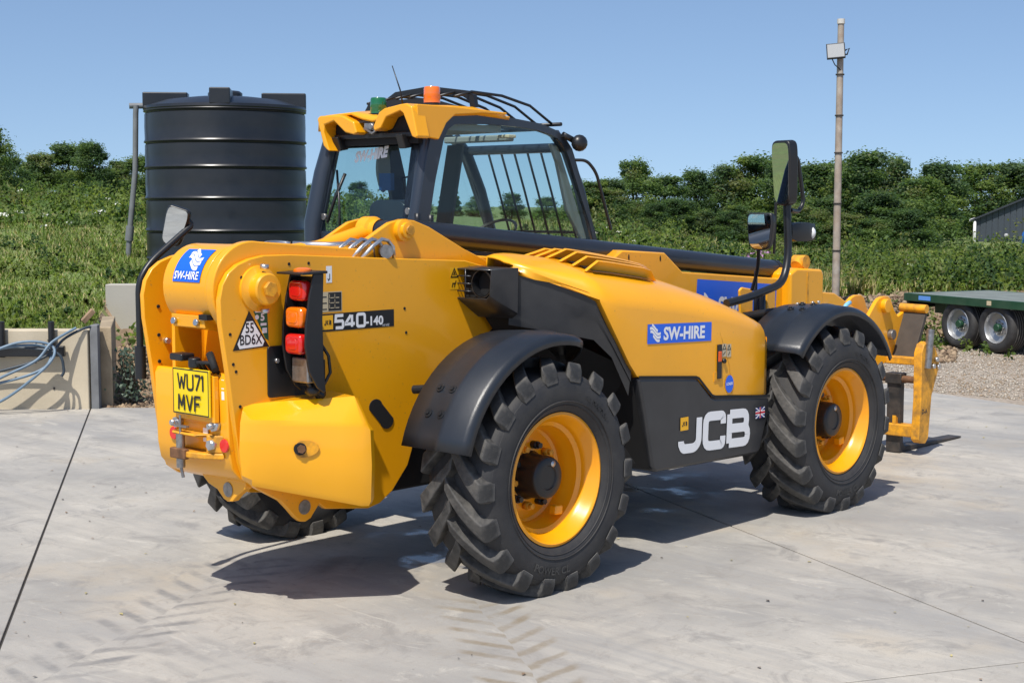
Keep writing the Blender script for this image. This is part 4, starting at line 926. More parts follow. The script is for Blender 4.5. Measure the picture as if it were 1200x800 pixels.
    L(c, b.inputs['Base Color'])
    ro = N('ShaderNodeMix'); ro.data_type = 'FLOAT'; L(wet, ro.inputs[0]); L(rng_(noise(3, 5), .3, .7, .62, .85), ro.inputs[2]); ro.inputs[3].default_value = .22
    L(ro.outputs[0], b.inputs['Roughness'])
    bp = N('ShaderNodeBump'); bp.inputs['Strength'].default_value = .35; bp.inputs['Distance'].default_value = .006
    hh = math_('ADD', noise(90, 5, .7), math_('MULTIPLY', noise(7, 5, .6, ((0,0,.45),(1,.2,1))), 1.2)); L(math_('MULTIPLY', hh, math_('SUBTRACT', 1.0, wet)), bp.inputs['Height']); L(bp.outputs[0], b.inputs['Normal'])
    return m
M['concrete'] = concrete_mat()
M['wallconcrete'] = mat('cast_wall_concrete', (.52,.45,.33), .8, var=.14, scale=2.2, bump=.12, bscale=50, dust=(.43,.37,.27), dustamt=.4, dscale=1.6)
M['wallgrey'] = mat('grey_wall_concrete', (.42,.40,.35), .85, var=.12, scale=3, bump=.15, bscale=50, dust=(.30,.28,.24), dustamt=.5)
M['gravel'] = mat('gravel', (.34,.29,.235), .9, var=.35, scale=25, bump=.8, bscale=40, dust=(.24,.19,.14), dustamt=.7, dscale=.7)
M['soil'] = mat('dry_soil', (.20,.135,.085), .95, var=.4, scale=4, bump=.9, bscale=18, dust=(.30,.23,.155), dustamt=.8, dscale=2.5)
M['turf'] = mat('rough_turf', (.135,.19,.055), .95, var=.3, scale=9, bump=.8, bscale=15, dust=(.19,.17,.075), dustamt=.6, dscale=1.0)
M['jointdark'] = mat('joint_sealant', (.05,.045,.04), .9)
# yard: concrete slabs divided by joints
yard = tag(empty('concrete_yard'), 'broad concrete yard of large slabs with dark joints and faint tyre marks', 'yard', kind='structure')
def P2(u, v): q = site(u, v); return (q.x, q.y)
j1a, j1b = Vector((-7.6,-7.63)), Vector((2.13,6.645)); j2a, j2b = Vector((-1.95,-8.87)), Vector((4.30,4.12))
def shrink(poly, g=.005):
    c = Vector((sum(p[0] for p in poly)/len(poly), sum(p[1] for p in poly)/len(poly))); n = len(poly); out = []
    P = [Vector(p) for p in poly]
    ar = sum(P[i].x*P[(i+1) % n].y-P[(i+1) % n].x*P[i].y for i in range(n)); s = 1 if ar > 0 else -1
    for i in range(n):
        d1 = (P[i]-P[i-1]).normalized(); d2 = (P[(i+1) % n]-P[i]).normalized()
        n1 = Vector((-d1.y, d1.x))*s; n2 = Vector((-d2.y, d2.x))*s; k = (n1+n2)/max(.3, 1+n1.dot(n2)); out.append(tuple(P[i]+k*g))
    return out
def lerp(a, c, t): return tuple(a+(c-a)*t)
jm = lerp(j2a, j2b, .4165)     # where the cross joint meets
far1 = P2(-14, 14.0)
cj = Vector((.70,-3.36)); cdir = Vector((-.87,.48)).normalized()
def xsect(p, d, a, c):
    e = c-a; den = d.x*e.y-d.y*e.x; t = ((a-p).x*e.y-(a-p).y*e.x)/den; return p+d*t
t2 = xsect(Vector((.481,-3.359)), cdir, j2a, j2b); t1 = xsect(Vector((.481,-3.359)), cdir, j1a, j1b)
slabs = [[tuple(j1a), tuple(j1b), far1, (-16,-2)], [tuple(t1), tuple(t2), tuple(j2b), tuple(j1b)], [tuple(j1a), tuple(j2a), tuple(t2), tuple(t1)],
         [tuple(j2a), (4.5,-12), (8.0,-4), (8.36,.11), (8.67,1.2), (9.3,2.6), tuple(j2b)]]
for p in slabs:
    o = MB().prism(shrink(p, .006), 'z', -.03, 0.0).build('concrete_slab', 'concrete', yard, bevel=.004, seg=1)
MB().prism([tuple(j1a-Vector((1,0))), tuple(j2a+Vector((1,0))), tuple(j2b), (3.4,5.2), tuple(j1b)], 'z', -.029, -.012).build('joint_filler', 'jointdark', yard)

# terrain
def sm(t): t = np.clip(t, 0, 1); return t*t*(3-2*t)
def hgt(u, v):
    u = np.asarray(u, float); v = np.asarray(v, float); az = u/np.maximum(v, 1)
    Pl = np.interp(az, [-.6,-.34,-.25,-.13,.057,.15,.22,.30,.344,.6], [2.1,2.0,1.95,1.85,1.1,.52,.27,.25,.42,.65])
    Q = np.interp(az, [-.6,-.3,-.1,.06,.2,.4], [2.2,2.1,1.7,.4,-1.25,-1.25])
    edge = -4.08-(v-14.1)*.22
    zl = .66+(Pl-.66)*sm((v-14.2)/20); zs = -.03+.40*sm((v-14.3)/3.6)
    wb = sm((edge+1.9-u)/1.9); zb_ = .82+(Pl-.82)*sm((v-25)/10); zs = np.where(v > 18.1, zb_*(1-wb)+np.maximum(zl, zb_)*wb, zs)
    left = np.where(u < edge, zl, zs)
    v0 = np.interp(az, [0,.1,.2,.26,.35,.5], [18,18,19.3,21.4,22.3,22.5])
    rt = -.03+.50*sm((v-v0)/2.6)+(Pl-.47)*sm((v-v0-2)/11)
    z = np.where(az < 0, left, rt); z = np.where(v < 14.19, -.03, z)
    return z+(Q-z)*sm((v-42)/70)
us = np.concatenate([np.arange(-400,-40,40), np.arange(-40,-14,2), np.arange(-14,14,.25), np.arange(14,40,2), np.arange(40,440,40)])
vs_ = np.concatenate([np.arange(-60,12,4), np.arange(12,14.05,.22), np.array([14.12,14.245]), np.arange(14.45,26,.22), np.arange(26,50,.8), np.arange(50,130,5), np.array([150,200,300,500,900])])
UU, VV = np.meshgrid(us, vs_)
ZZ = hgt(UU, VV)
bumpy = np.where((ZZ > 0.0) & (VV < 60), rng.normal(0, 1, ZZ.shape)*np.where((UU > 0) & (VV < 26), .03, .010), 0); ZZ = ZZ+bumpy
X = CAM.x+fh.x*VV+rh.x*UU; Y = CAM.y+fh.y*VV+rh.y*UU
V = np.stack([X, Y, ZZ], -1).reshape(-1, 3); nu = len(us); nv = len(vs_)
ii = (np.arange(nv-1)[:, None]*nu+np.arange(nu-1)[None]).ravel(); F = np.stack([ii, ii+1, ii+1+nu, ii+nu], 1)
uc = .25*(UU[:-1,:-1]+UU[1:,:-1]+UU[:-1,1:]+UU[1:,1:]).ravel(); vc = .25*(VV[:-1,:-1]+VV[1:,:-1]+VV[:-1,1:]+VV[1:,1:]).ravel()
azc = uc/np.maximum(vc, 1); v0c = np.interp(azc, [0,.1,.2,.26,.35,.5], [18,18,19.3,21.4,22.3,22.5])
jit = rng.normal(0, .35, len(uc))
mi = np.where(azc > 0, np.where(vc < v0c+.2, 0, np.where(vc+jit < v0c+3.0+(azc < .29)*2.8, 1, 2)), np.where((uc > -4.08-(vc-14.1)*.2) & (vc < 18.2), 1, 2))
mi = np.where(vc < 14.1, 0, mi)
tag(link('terrain', npmesh('terrain', V, F, [M['gravel'], M['soil'], M['turf']], mi, True)), kind='structure')

# loose gravel and soil clods
def pebbles(name, n, azr, vr, sz, m, sink=.3, cond=None):
    az = rng.uniform(*azr, n); v = vr[0]+(vr[1]-vr[0])*rng.uniform(0, 1, n)**1.2; u = az*v
    if cond is not None: k = cond(u, v); u, v = u[k], v[k]
    n = len(u); s = rng.uniform(sz[0], sz[1], n)*rng.uniform(.5, 1.3, n)
    base = np.array([(1,0,0),(-1,0,0),(0,1,0),(0,-1,0),(0,0,.7),(0,0,-.7)])
    f = np.array([(0,2,4),(2,1,4),(1,3,4),(3,0,4),(2,0,5),(1,2,5),(3,1,5),(0,3,5)])
    an = rng.uniform(0, 6.28, n); c, si = np.cos(an), np.sin(an)
    Vb = base[None]*rng.uniform(.6, 1.3, (n, 6, 1))*s[:, None, None]
    x = Vb[..., 0]*c[:, None]-Vb[..., 1]*si[:, None]; y = Vb[..., 0]*si[:, None]+Vb[..., 1]*c[:, None]; z = Vb[..., 2]
    z0 = hgt(u, v)+s*sink
    W_ = np.stack([CAM.x+fh.x*v[:, None]+rh.x*u[:, None]+x, CAM.y+fh.y*v[:, None]+rh.y*u[:, None]+y, z0[:, None]+z], -1).reshape(-1, 3)
    FF = (f[None]+6*np.arange(n)[:, None, None]).reshape(-1, 3)
    o = link(name, npmesh(name, W_, FF, m, rng.integers(0, len(m), len(FF)//8).repeat(8))); return tag(o, kind='stuff')
gm = [mat('pale_stone', (.42,.375,.31), .9, var=.2), mat('grey_stone', (.33,.295,.245), .9, var=.2), mat('brown_stone', (.30,.23,.16), .9, var=.2)]
sm_ = [M['soil'], mat('pale_soil', (.30,.22,.14), .95, var=.2), mat('dark_soil', (.12,.08,.05), .95, var=.3)]
def on_gravel(u, v):
    q = CAM.x+fh.x*v+rh.x*u; return q > 8.9
tag(pebbles('loose_gravel', 24000, (.12,.40), (14,22), (.006,.02), gm, cond=on_gravel), 'pale loose gravel between the concrete slab and the soil bank', 'gravel')
tag(pebbles('soil_clods', 7000, (.12,.30), (18.5,24), (.015,.055), sm_), 'crumbly brown soil clods on the low bank behind the forks', 'soil')
tag(pebbles('soil_heap', 6500, (-.30,-.17), (14.2,18), (.012,.045), sm_, cond=lambda u, v: u > -3.95-(v-14.1)*.2), 'dry soil and roots heaped beside the low concrete wall', 'soil')

# ------------------------------------------------------------ vegetation
LG = [leafmat('leaf_mid', (.115,.185,.058)), leafmat('leaf_dark', (.060,.112,.046)), leafmat('leaf_light', (.185,.25,.075)), leafmat('leaf_olive', (.17,.195,.085)), leafmat('leaf_blue', (.10,.155,.09))]
GR = [leafmat('grass_mid', (.165,.245,.05), .35), leafmat('grass_bright', (.22,.32,.065), .35), leafmat('grass_straw', (.44,.385,.19), .25), leafmat('grass_dark', (.09,.15,.035), .3)]
M['flower'] = mat('white_umbel', (.75,.75,.68), .7); M['pinkfl'] = mat('mauve_flower', (.35,.18,.34), .7); M['yellowfl'] = mat('yellow_flower', (.62,.48,.04), .7)
M['bark'] = mat('tree_bark', (.085,.062,.042), .9, var=.3, scale=12, bump=.5, bscale=30)
def to_world(u, v, z): return np.stack([CAM.x+fh.x*v+rh.x*u, CAM.y+fh.y*v+rh.y*u, z], -1)
def patch(u, v, s=1.0):      # smooth pseudo noise for patchiness
    return .9*np.sin(u*.45*s+.3*v+.4)*np.sin(v*.33*s-.2*u+1.7)+.8*np.sin(u*1.3*s+1.1)*np.sin(v*.9*s+2.3)+.6*np.sin(u*2.9*s+v*1.7*s)+.4*np.sin(v*3.7*s-u*2.1*s)
def blades(name, n, azr, vr, h, w, probs, lean=.5, cond=None, mats=GR, pw=1.5, bare=-9):
    az = rng.uniform(*azr, n); v = vr[0]+(vr[1]-vr[0])*rng.uniform(0, 1, n)**pw; u = az*v
    if cond is not None: k = cond(u, v); u, v = u[k], v[k]
    k = patch(u, v)+.5*patch(u*2.1+3, v*2.1) > bare; u, v = u[k], v[k]; n = len(u); pt = patch(u, v)
    hh = h[0]+(h[1]-h[0])*np.clip(rng.beta(2, 3, n)+.18*pt, .05, 1.4); ww = rng.uniform(*w, n)
    z = hgt(u, v)-.03; a = rng.uniform(0, 6.28, n); la = rng.uniform(0, 6.28, n); lm = rng.uniform(0, lean, n)*hh
    B = to_world(u, v, z); dx = np.stack([np.cos(a)*ww, np.sin(a)*ww, 0*a], -1)/2; tip = B+np.stack([np.cos(la)*lm, np.sin(la)*lm, hh], -1)
    mid = B+np.stack([np.cos(la)*lm*.35, np.sin(la)*lm*.35, hh*.55], -1)
    V = np.stack([B-dx, B+dx, mid+dx*.8, mid-dx*.8, tip], 1).reshape(-1, 3)
    t = np.array([(0,1,2),(0,2,3),(3,2,4)]); F = (t[None]+5*np.arange(n)[:, None, None]).reshape(-1, 3)
    pr_ = np.array(probs, float); pr_ /= pr_.sum(); cum = np.cumsum(pr_); r = np.clip(rng.uniform(0, 1, n)+.20*pt, 0, .9999)
    idx = np.searchsorted(cum, r).clip(0, len(mats)-1)
    vn = tip-B; vn = vn/np.linalg.norm(vn, axis=1)[:, None]+rng.normal(0, .22, (n, 3)); vn /= np.linalg.norm(vn, axis=1)[:, None]
    return tag(link(name, npmesh(name, V, F, mats, np.repeat(idx, 3), vn=np.repeat(vn, 5, 0))), kind='stuff')
def leaves_np(C, s, rs, up=.3, out=None):
    """diamond leaves at points C, sizes s; returns verts, faces"""
    n = len(C); d = rs.normal(0, 1, (n, 3)); d[:, 2] += up
    if out is not None: d += out*1.1
    d /= np.linalg.norm(d, axis=1)[:, None]
    e = np.cross(d, rs.normal(0, 1, (n, 3))); e /= np.linalg.norm(e, axis=1)[:, None]; g = np.cross(d, e)
    e = e*s[:, None]; g = g*s[:, None]*.62
    k = d*s[:, None]*.18
    V = np.stack([C-e, C-g+k, C+e, C+g+k], 1).reshape(-1, 3)
    F = np.arange(4*n).reshape(-1, 4); return V, F
def weeds(name, n, azr, vr, h, leaf, nl, probs, cond=None, mats=LG, spread=.5, per=14):
    """leafy plants growing in drifts of one kind"""
    nc = max(1, n//per); az = rng.uniform(*azr, nc); vc_ = vr[0]+(vr[1]-vr[0])*rng.uniform(0, 1, nc)**1.4
    cum = np.cumsum(np.array(probs)/sum(probs)); ci = np.searchsorted(cum, rng.uniform(0, .9999, nc)); ch_ = rng.uniform(.15, 1.25, nc)**1.3; cs = rng.uniform(.15, .9, nc)
    k = rng.integers(0, nc, n); u = (az*vc_)[k]+rng.normal(0, 1, n)*cs[k]; v = vc_[k]+rng.normal(0, 1, n)*cs[k]; hk = ch_[k]; ik = ci[k]
    if cond is not None: m = cond(u, v); u, v, hk, ik = u[m], v[m], hk[m], ik[m]
    n = len(u); hh = (h[0]+(h[1]-h[0])*hk)*rng.uniform(.6, 1.15, n)
    B = to_world(u, v, hgt(u, v)); t = rng.uniform(0, 1, (n, nl))**.8
    off = rng.normal(0, 1, (n, nl, 3)); off[..., 2] *= .15
    C = B[:, None]+off*(spread*hh[:, None, None])*(1.05-t[..., None]*.75)*.5; C[..., 2] += t*hh[:, None]
    s = rng.uniform(leaf[0], leaf[1], (n, nl))*(1.1-.5*t); C = C.reshape(-1, 3)
    V, F = leaves_np(C, s.ravel(), rng, .8)
    N_ = off.reshape(-1, 3)*.45+np.array([0, 0, .9]); N_ /= np.linalg.norm(N_, axis=1)[:, None]
    idx = np.where(rng.uniform(0, 1, n) < .8, ik, np.searchsorted(cum, rng.uniform(0, .9999, n)))
    return tag(link(name, npmesh(name, V, F, mats, np.repeat(idx, nl), vn=np.repeat(N_, 4, 0))), kind='stuff')
def umbels(name, n, azr, vr, h, r, m, cond=None):
    az = rng.uniform(*azr, n); v = rng.uniform(*vr, n); u = az*v
    if cond is not None: k = cond(u, v); u, v = u[k], v[k]
    n = len(u); B = to_world(u, v, hgt(u, v)+rng.uniform(h[0], h[1], n)); nl = 10
    C = B[:, None]+rng.normal(0, 1, (n, nl, 3))*np.array([1,1,.3])*r; V, F = leaves_np(C.reshape(-1, 3), np.full(n*nl, r*.55), rng, 1.5)
    # thin stalks
    F2 = np.arange(len(V), len(V)+4*n).reshape(-1, 4); G = B.copy(); G[:, 2] -= h[1]
    V2 = np.stack([B-[.008,0,.0], B+[.008,0,0], G+[.008,0,0], G-[.008,0,0]], 1).reshape(-1, 3)
    return tag(link(name, npmesh(name, np.vstack([V, V2]), np.vstack([F, F2]), [m, GR[0]], np.r_[np.zeros(len(F)), np.ones(n)])), kind='stuff')
onbank = lambda u, v: u < -4.2-(v-14.1)*.2
bank1 = lambda u, v: ((u < -4.02-(v-14.1)*.22) & (v > 14.4)) | (v > 18.3)
tag(blades('bank_grass', 150000, (-.42,-.10), (14.3,40), (.03,.13), (.010,.022), (.42,.30,.20,.08), 1.0, bank1), 'rough green grass covering the bank behind the low wall', 'grass')
tag(weeds('bank_weeds', 1100, (-.42,-.10), (14.5,40), (.04,.20), (.02,.05), 22, (.4,.08,.4,.12,0), bank1), 'broad leaved weeds growing through the bank grass on the left', 'weeds')
tag(weeds('ridge_weeds', 800, (-.42,-.08), (27,38), (.15,.5), (.03,.07), 36, (.3,.05,.4,.25,.0), bank1, spread=.6), 'tall weeds along the top of the left bank', 'weeds')
tag(umbels('white_flowers', 22, (-.40,-.26), (24,31), (.2,.45), .04, M['flower'], bank1), 'white umbel flowers along the top of the left bank', 'flowers')
rv = lambda u, v: v+.8*patch(u, v, 1.3) > np.interp(u/v, [0,.1,.2,.26,.35,.5], [18,18,19.3,21.4,22.3,22.5])+np.interp(u/v, [.1,.2,.24,.30,.36], [2.2,4.2,5.0,3.0,2.0])
tag(blades('field_grass', 90000, (.0,.42), (19.5,60), (.05,.34), (.012,.026), (.34,.22,.38,.06), .5, rv, pw=1.7, bare=-.8), 'long grass and straw stalks in the field behind the soil bank', 'grass')
tag(blades('straw_grass', 26000, (.185,.245), (23.5,36), (.15,.50), (.010,.022), (.2,.1,.65,.05), .5, rv), 'pale straw coloured long grass beside the lamp pole', 'grass')
tag(weeds('field_weeds', 1500, (.02,.42), (20.5,44), (.06,.55), (.022,.055), 34, (.30,.12,.38,.20,0), rv, per=9), 'leafy green weeds growing on the soil bank', 'weeds')
tag(weeds('tall_weeds', 420, (.03,.42), (22,40), (.3,.95), (.03,.075), 60, (.35,.15,.35,.15,0), rv, per=6, spread=.42), 'separate clumps of tall nettle like weeds standing above the field grass', 'weeds')
tag(weeds('trailer_weeds', 800, (.27,.42), (24.5,36), (.1,.60), (.03,.065), 44, (.35,.1,.5,.05,0), rv), 'tall bright weeds behind the flatbed trailer', 'weeds')
tag(umbels('white_flowers', 22, (.20,.40), (24,31), (.25,.5), .03, M['flower'], rv), 'white flowers scattered over the bank behind the trailer', 'flowers')
tag(umbels('white_flowers', 40, (.05,.15), (24,34), (.2,.4), .028, M['flower'], rv), 'white flowers massed on the slope behind the boom', 'flowers')
tag(umbels('mauve_flowers', 14, (.158,.172), (27,30), (.3,.6), .07, M['pinkfl'], rv), 'mauve flowers near the double mirror above the boom', 'flowers')
sparse = lambda u, v: (patch(u, v, 1.5) > .25)
tag(weeds('sparse_weeds', 260, (.16,.34), (19.5,25), (.08,.3), (.02,.05), 20, (.4,.1,.4,.1,0), sparse), 'small weeds dotted over the bare soil bank', 'weeds')

# trees
def crown_mesh(seed, lobes, n, ls, hh, name, probs):
    rs = np.random.default_rng(seed); V = []; 
    L_ = []
    for i in range(lobes):
        a = rs.uniform(0, 6.28); t = rs.uniform(.0, 1.0); rr = hh*.31*(1-.62*t**1.6)*rs.uniform(.3, 1.0)
        L_.append((rr*math.cos(a), rr*math.sin(a), hh*(.05+.88*t), hh*rs.uniform(.06, .15)*(1.15-.5*t)))
    L_.append((0, 0, hh*.88, hh*.10)); L_.append((0, 0, hh*.55, hh*.24))
    L_ = np.array(L_); k = rs.integers(0, len(L_), n); d = rs.normal(0, 1, (n, 3)); d /= np.linalg.norm(d, axis=1)[:, None]
    r = L_[k, 3]*(rs.uniform(.25, 1.12, n)**.5); C = L_[k, :3]+d*r[:, None]*np.array([1,1,.85])
    # ragged twigs sticking out of the outline
    m = n//9; j = rs.integers(0, len(L_), m); dd = rs.normal(0, 1, (m, 3)); dd[:, 2] = np.abs(dd[:, 2])+.4; dd /= np.linalg.norm(dd, axis=1)[:, None]
    C2 = L_[j, :3]+dd*(L_[j, 3]*rs.uniform(1.0, 1.65, m))[:, None]; C = np.vstack([C, C2])
    C[:, 2] = np.maximum(C[:, 2], .03*hh)
    V, F = leaves_np(C, rs.uniform(ls*.6, ls*1.25, len(C)), rs, .6, np.vstack([d, dd]))
    cum = np.cumsum(np.array(probs)/sum(probs)); lobe_m = np.searchsorted(cum, rs.uniform(0, .9999, len(L_))); kk = np.r_[k, j]
    idx = np.where(rs.uniform(0, 1, len(C)) < .75, lobe_m[kk], np.searchsorted(cum, rs.uniform(0, .9999, len(C))))
    N_ = np.vstack([d, dd])*.75+rs.normal(0, .6, (len(C), 3))+np.array([0, 0, .15]); N_ /= np.linalg.norm(N_, axis=1)[:, None]
    return npmesh(name, V, F, LG, idx), L_
def trunk_mesh(L_, hh, seed):
    b = MB(); b.tube([(0,0,-.5), (0,0,hh*.2), (.02*hh,0,hh*.5), (0,.01*hh,hh*.9)], [.022*hh,.018*hh,.012*hh,.003*hh], 8)
    for x, y, z, r in L_[:7]: b.tube([(0,0,max(.1*hh, z*.45)), (x*.5,y*.5,z*.75), (x,y,z)], [.010*hh,.006*hh,.002*hh], 5)
    me = bpy.data.meshes.new('trunk'); me.from_pydata(b.v, [], b.f); me.materials.append(M['bark']); return me
KIND = []
for sd, lobes, pr_, lab in ((1, 60, (.35,.40,.12,.05,.08), 'dark bushy broadleaf tree'), (2, 66, (.45,.22,.25,.08,0), 'mid green rounded tree'), (3, 50, (.2,.25,.1,.2,.25), 'grey green loose tree'), (4, 60, (.3,.2,.1,.4,0), 'olive green spreading tree'), (5, 56, (.25,.55,.05,0,.15), 'deep green upright tree')):
    cm_, L_ = crown_mesh(sd, lobes, 15000, .085, 6.0, 'crown', pr_); KIND.append((cm_, trunk_mesh(L_, 6.0, sd), lab))
def cone_tree():
    rs = np.random.default_rng(9); n = 5000; t = rs.uniform(0, 1, n)**1.3; a = rs.uniform(0, 6.28, n); tier = .72+.28*np.abs(np.sin(t*28))
    r = (1-t)*1.35*tier*rs.uniform(.3, 1.05, n)**.5+.05
    C = np.stack([r*np.cos(a), r*np.sin(a), .3+t*5.7-.12*r], 1); V, F = leaves_np(C, rs.uniform(.08, .17, n), rs, .2)
    return npmesh('crown', V, F, LG, np.where(rs.uniform(0, 1, n) < .7, 1, 4))
KIND.append((cone_tree(), trunk_mesh(np.zeros((0, 4)), 6.0, 6), 'dark conical conifer'))
def tree(px, topy, v, k, wide, label, grp):
    u = (px-600)/1742.4*v*1.0; zt = CAM.z-(topy-(8 if px > 690 else 0)-240.6)/1742.4*v*1.004; zb = float(hgt(u, v))-.1; h = (zt-zb)/6.15
    q = site(u, v, zb); o = empty('tree', q, rnd.uniform(0, 6.28)); o.scale = (h*wide*1.65, h*wide*1.65, h)
    tag(o, label, 'tree', grp); link('crown', KIND[k][0], o); link('trunk', KIND[k][1], o); return o
gR = 'trees behind the field on the right'; gL = 'trees on the skyline above the left bank'; gC = 'trees seen behind and through the cab'
for a in [
    (712,216,112,0,1.1,'small dark tree just right of the cab screen guard, behind the boom',gR), (742,192,118,1,.8,'mid green tree first to stand clear of the cab on the right skyline',gR),
    (778,212,110,0,1.15,'dark rounded tree above the middle of the black boom conduit',gR), (815,206,116,4,.8,'low deep green tree left of the upright mirrors',gR),
    (850,198,120,2,1.0,'grey green open topped tree just left of the small mirror',gR), (884,186,122,1,1.05,'tall mid green tree directly behind the small square mirror',gR),
    (918,190,112,4,.75,'deep green tree hidden behind the tall mirror',gR), (951,196,118,0,1.05,'dark tree between the tall mirror and the lamp pole',gR),
    (985,192,124,2,1.0,'grey green tree behind the floodlight pole',gR), (1008,182,114,0,.9,'tallest dark tree just right of the floodlight pole',gR),
    (1046,188,120,2,.75,'thin grey green tree with a ragged top between the pole and the shed',gR), (1078,212,110,1,1.1,'mid green rounded tree left of the metal shed',gR),
    (1094,197,136,4,1.0,'deep green tree whose crown touches the shed eaves',gR), (1144,196,150,1,1.1,'mid green tree rising behind the shed eaves',gR),
    (1186,196,154,0,1.1,'dark tree behind the shed roof at the right edge of the picture',gR), (1225,200,150,4,1.1,'deep green tree beyond the shed outside the picture edge',gR),
    (1024,232,104,4,1.3,'low dark bush in front of the trees right of the pole',gR), (1066,240,104,0,1.3,'low dark bush in front of the trees left of the shed',gR), (960,238,104,0,1.3,'low dark bush in front of the trees left of the pole',gR), (862,246,106,1,1.3,'low green bush below the grey green tree left of the mirrors',gR), (792,240,104,4,1.4,'low deep green bush behind the front of the boom',gR),
    (-6,142,60,1,.7,'tall light edged tree cut by the left edge of the picture',gL), (14,184,95,4,1.1,'deep green tree at the left end of the bank skyline',gL),
    (48,178,108,3,1.15,'olive tree second from the left on the bank skyline',gL), (84,167,112,0,1.15,'dark tree with the highest crown left of the water tank',gL),
    (112,166,104,4,.85,'deep green tree midway between the skyline gap and the tank pipe',gL), (142,186,110,2,1.15,'grey green tree behind the top of the tank pipe',gL), (172,181,106,0,1.1,'dark tree partly hidden by the left side of the water tank',gL),
    (-40,176,100,0,1.2,'dark tree beyond the left edge of the picture',gL), (366,215,100,1,1.0,'small green tree between the water tank and the cab',gL),
    (420,213,104,4,1.2,'deep green tree seen through the rear window of the cab',gC), (462,228,108,0,1.2,'dark low tree seen through the right of the rear window',gC),
    (527,196,96,5,.85,'conical conifer seen through the cab side window',gC), (560,228,108,1,1.2,'green tree to the right of the conifer seen through the cab',gC), (498,232,104,0,1.2,'dark tree to the left of the conifer seen through the cab',gC),
    (600,226,112,4,1.2,'deep green tree behind the steering wheel seen through the cab',gC), (640,230,110,0,1.2,'dark tree seen through the screen guard bars',gC), (676,226,114,1,1.2,'green tree at the front edge of the cab window',gC),
    (300,215,104,4,1.2,'deep green tree hidden behind the water tank',gL), (240,210,106,0,1.2,'dark tree hidden behind the middle of the water tank',gL)]: tree(*a)

nb = -1; ORD = 'first second third fourth fifth sixth seventh eighth ninth tenth eleventh twelfth thirteenth fourteenth fifteenth sixteenth seventeenth eighteenth nineteenth'.split()
for i in range(19):
    px = 690+i*27+rnd.uniform(-7, 7); v = rnd.uniform(98, 106); u = (px-600)/1742.4*v; zb = float(hgt(u, v))-.3; h = rnd.uniform(.38, .62)
    if px > 1085: continue
    nb += 1
    o = empty('bush', site(u, v, zb), rnd.uniform(0, 6.28)); o.scale = (h*2.1, h*2.1, h); k = rnd.randrange(5)
    tag(o, ORD[nb]+' scrub bush from the left along the foot of the tree line behind the field', 'bush', 'scrub bushes along the foot of the tree line'); link('foliage', KIND[k][0], o); link('stem', KIND[k][1], o)

# ------------------------------------------------------------ low wall, return wall, tank pad wall
def wallbox(name, u0, u1, v0, v1, z0, z1, m, bev=.012):
    p = [site(u0,v0), site(u1,v0), site(u1,v1), site(u0,v1)]
    return MB().prism([(q.x, q.y) for q in p], 'z', z0, z1).build(name, m, None, bevel=bev)
o = tag(wallbox('concrete_wall', -9.5, -4.03, 14.06, 14.26, -.05, .755, 'wallconcrete'), 'low cream concrete retaining wall with hose draped over it', 'wall')
b = MB()
for u, z in ((-4.45,.62),(-4.40,.66),(-4.53,.45),(-4.72,.30),(-4.36,.20),(-4.52,.62)):
    q = site(u, 14.058, z); b.ball(q, .012, 8, (1,1,1))
b.build('blowhole', 'jointdark', o)['kind'] = 'stuff'
p = [site(-4.015,14.08), site(-3.94,14.08), site(-3.96,14.24), site(-4.015,14.24)]
MB().prism([(q.x,q.y) for q in p], 'z', -.04, .80).build('wall_end_strip', mat('grey_sealed_strip', (.16,.165,.17), .7, var=.2), o, bevel=.006)
p = [site(-3.98,14.28), site(-3.86,14.28), site(-4.20,15.7), site(-4.34,15.7)]
tag(MB().prism([(q.x,q.y) for q in p], 'z', -.05, .765).build('return_wall', mat('shuttered_wall', (.33,.26,.17), .85, var=.25, scale=5, bump=.3), None, bevel=.012), 'short rough wall running back from the end of the low cream wall', 'wall')
tag(wallbox('tank_pad_wall', -4.93, 1.2, 18.0, 18.2, -.2, .98, 'wallgrey'), 'pale grey concrete wall below the black water tank', 'wall')
MB_ = MB(); q0 = site(-4.15,14.9,.70); 
o = MB().box((-.075,-.03,-.025), (.075,.03,.025)).build('timber_offcut', mat('sawn_timber', (.30,.20,.12), .8, var=.3, scale=15), None, bevel=.004); o.location = site(-4.13,14.45,.86); o.rotation_euler = (.3, R(-48), YAW-R(80)); tag(o, 'short sawn timber offcut leaning on the end of the low wall', 'timber')
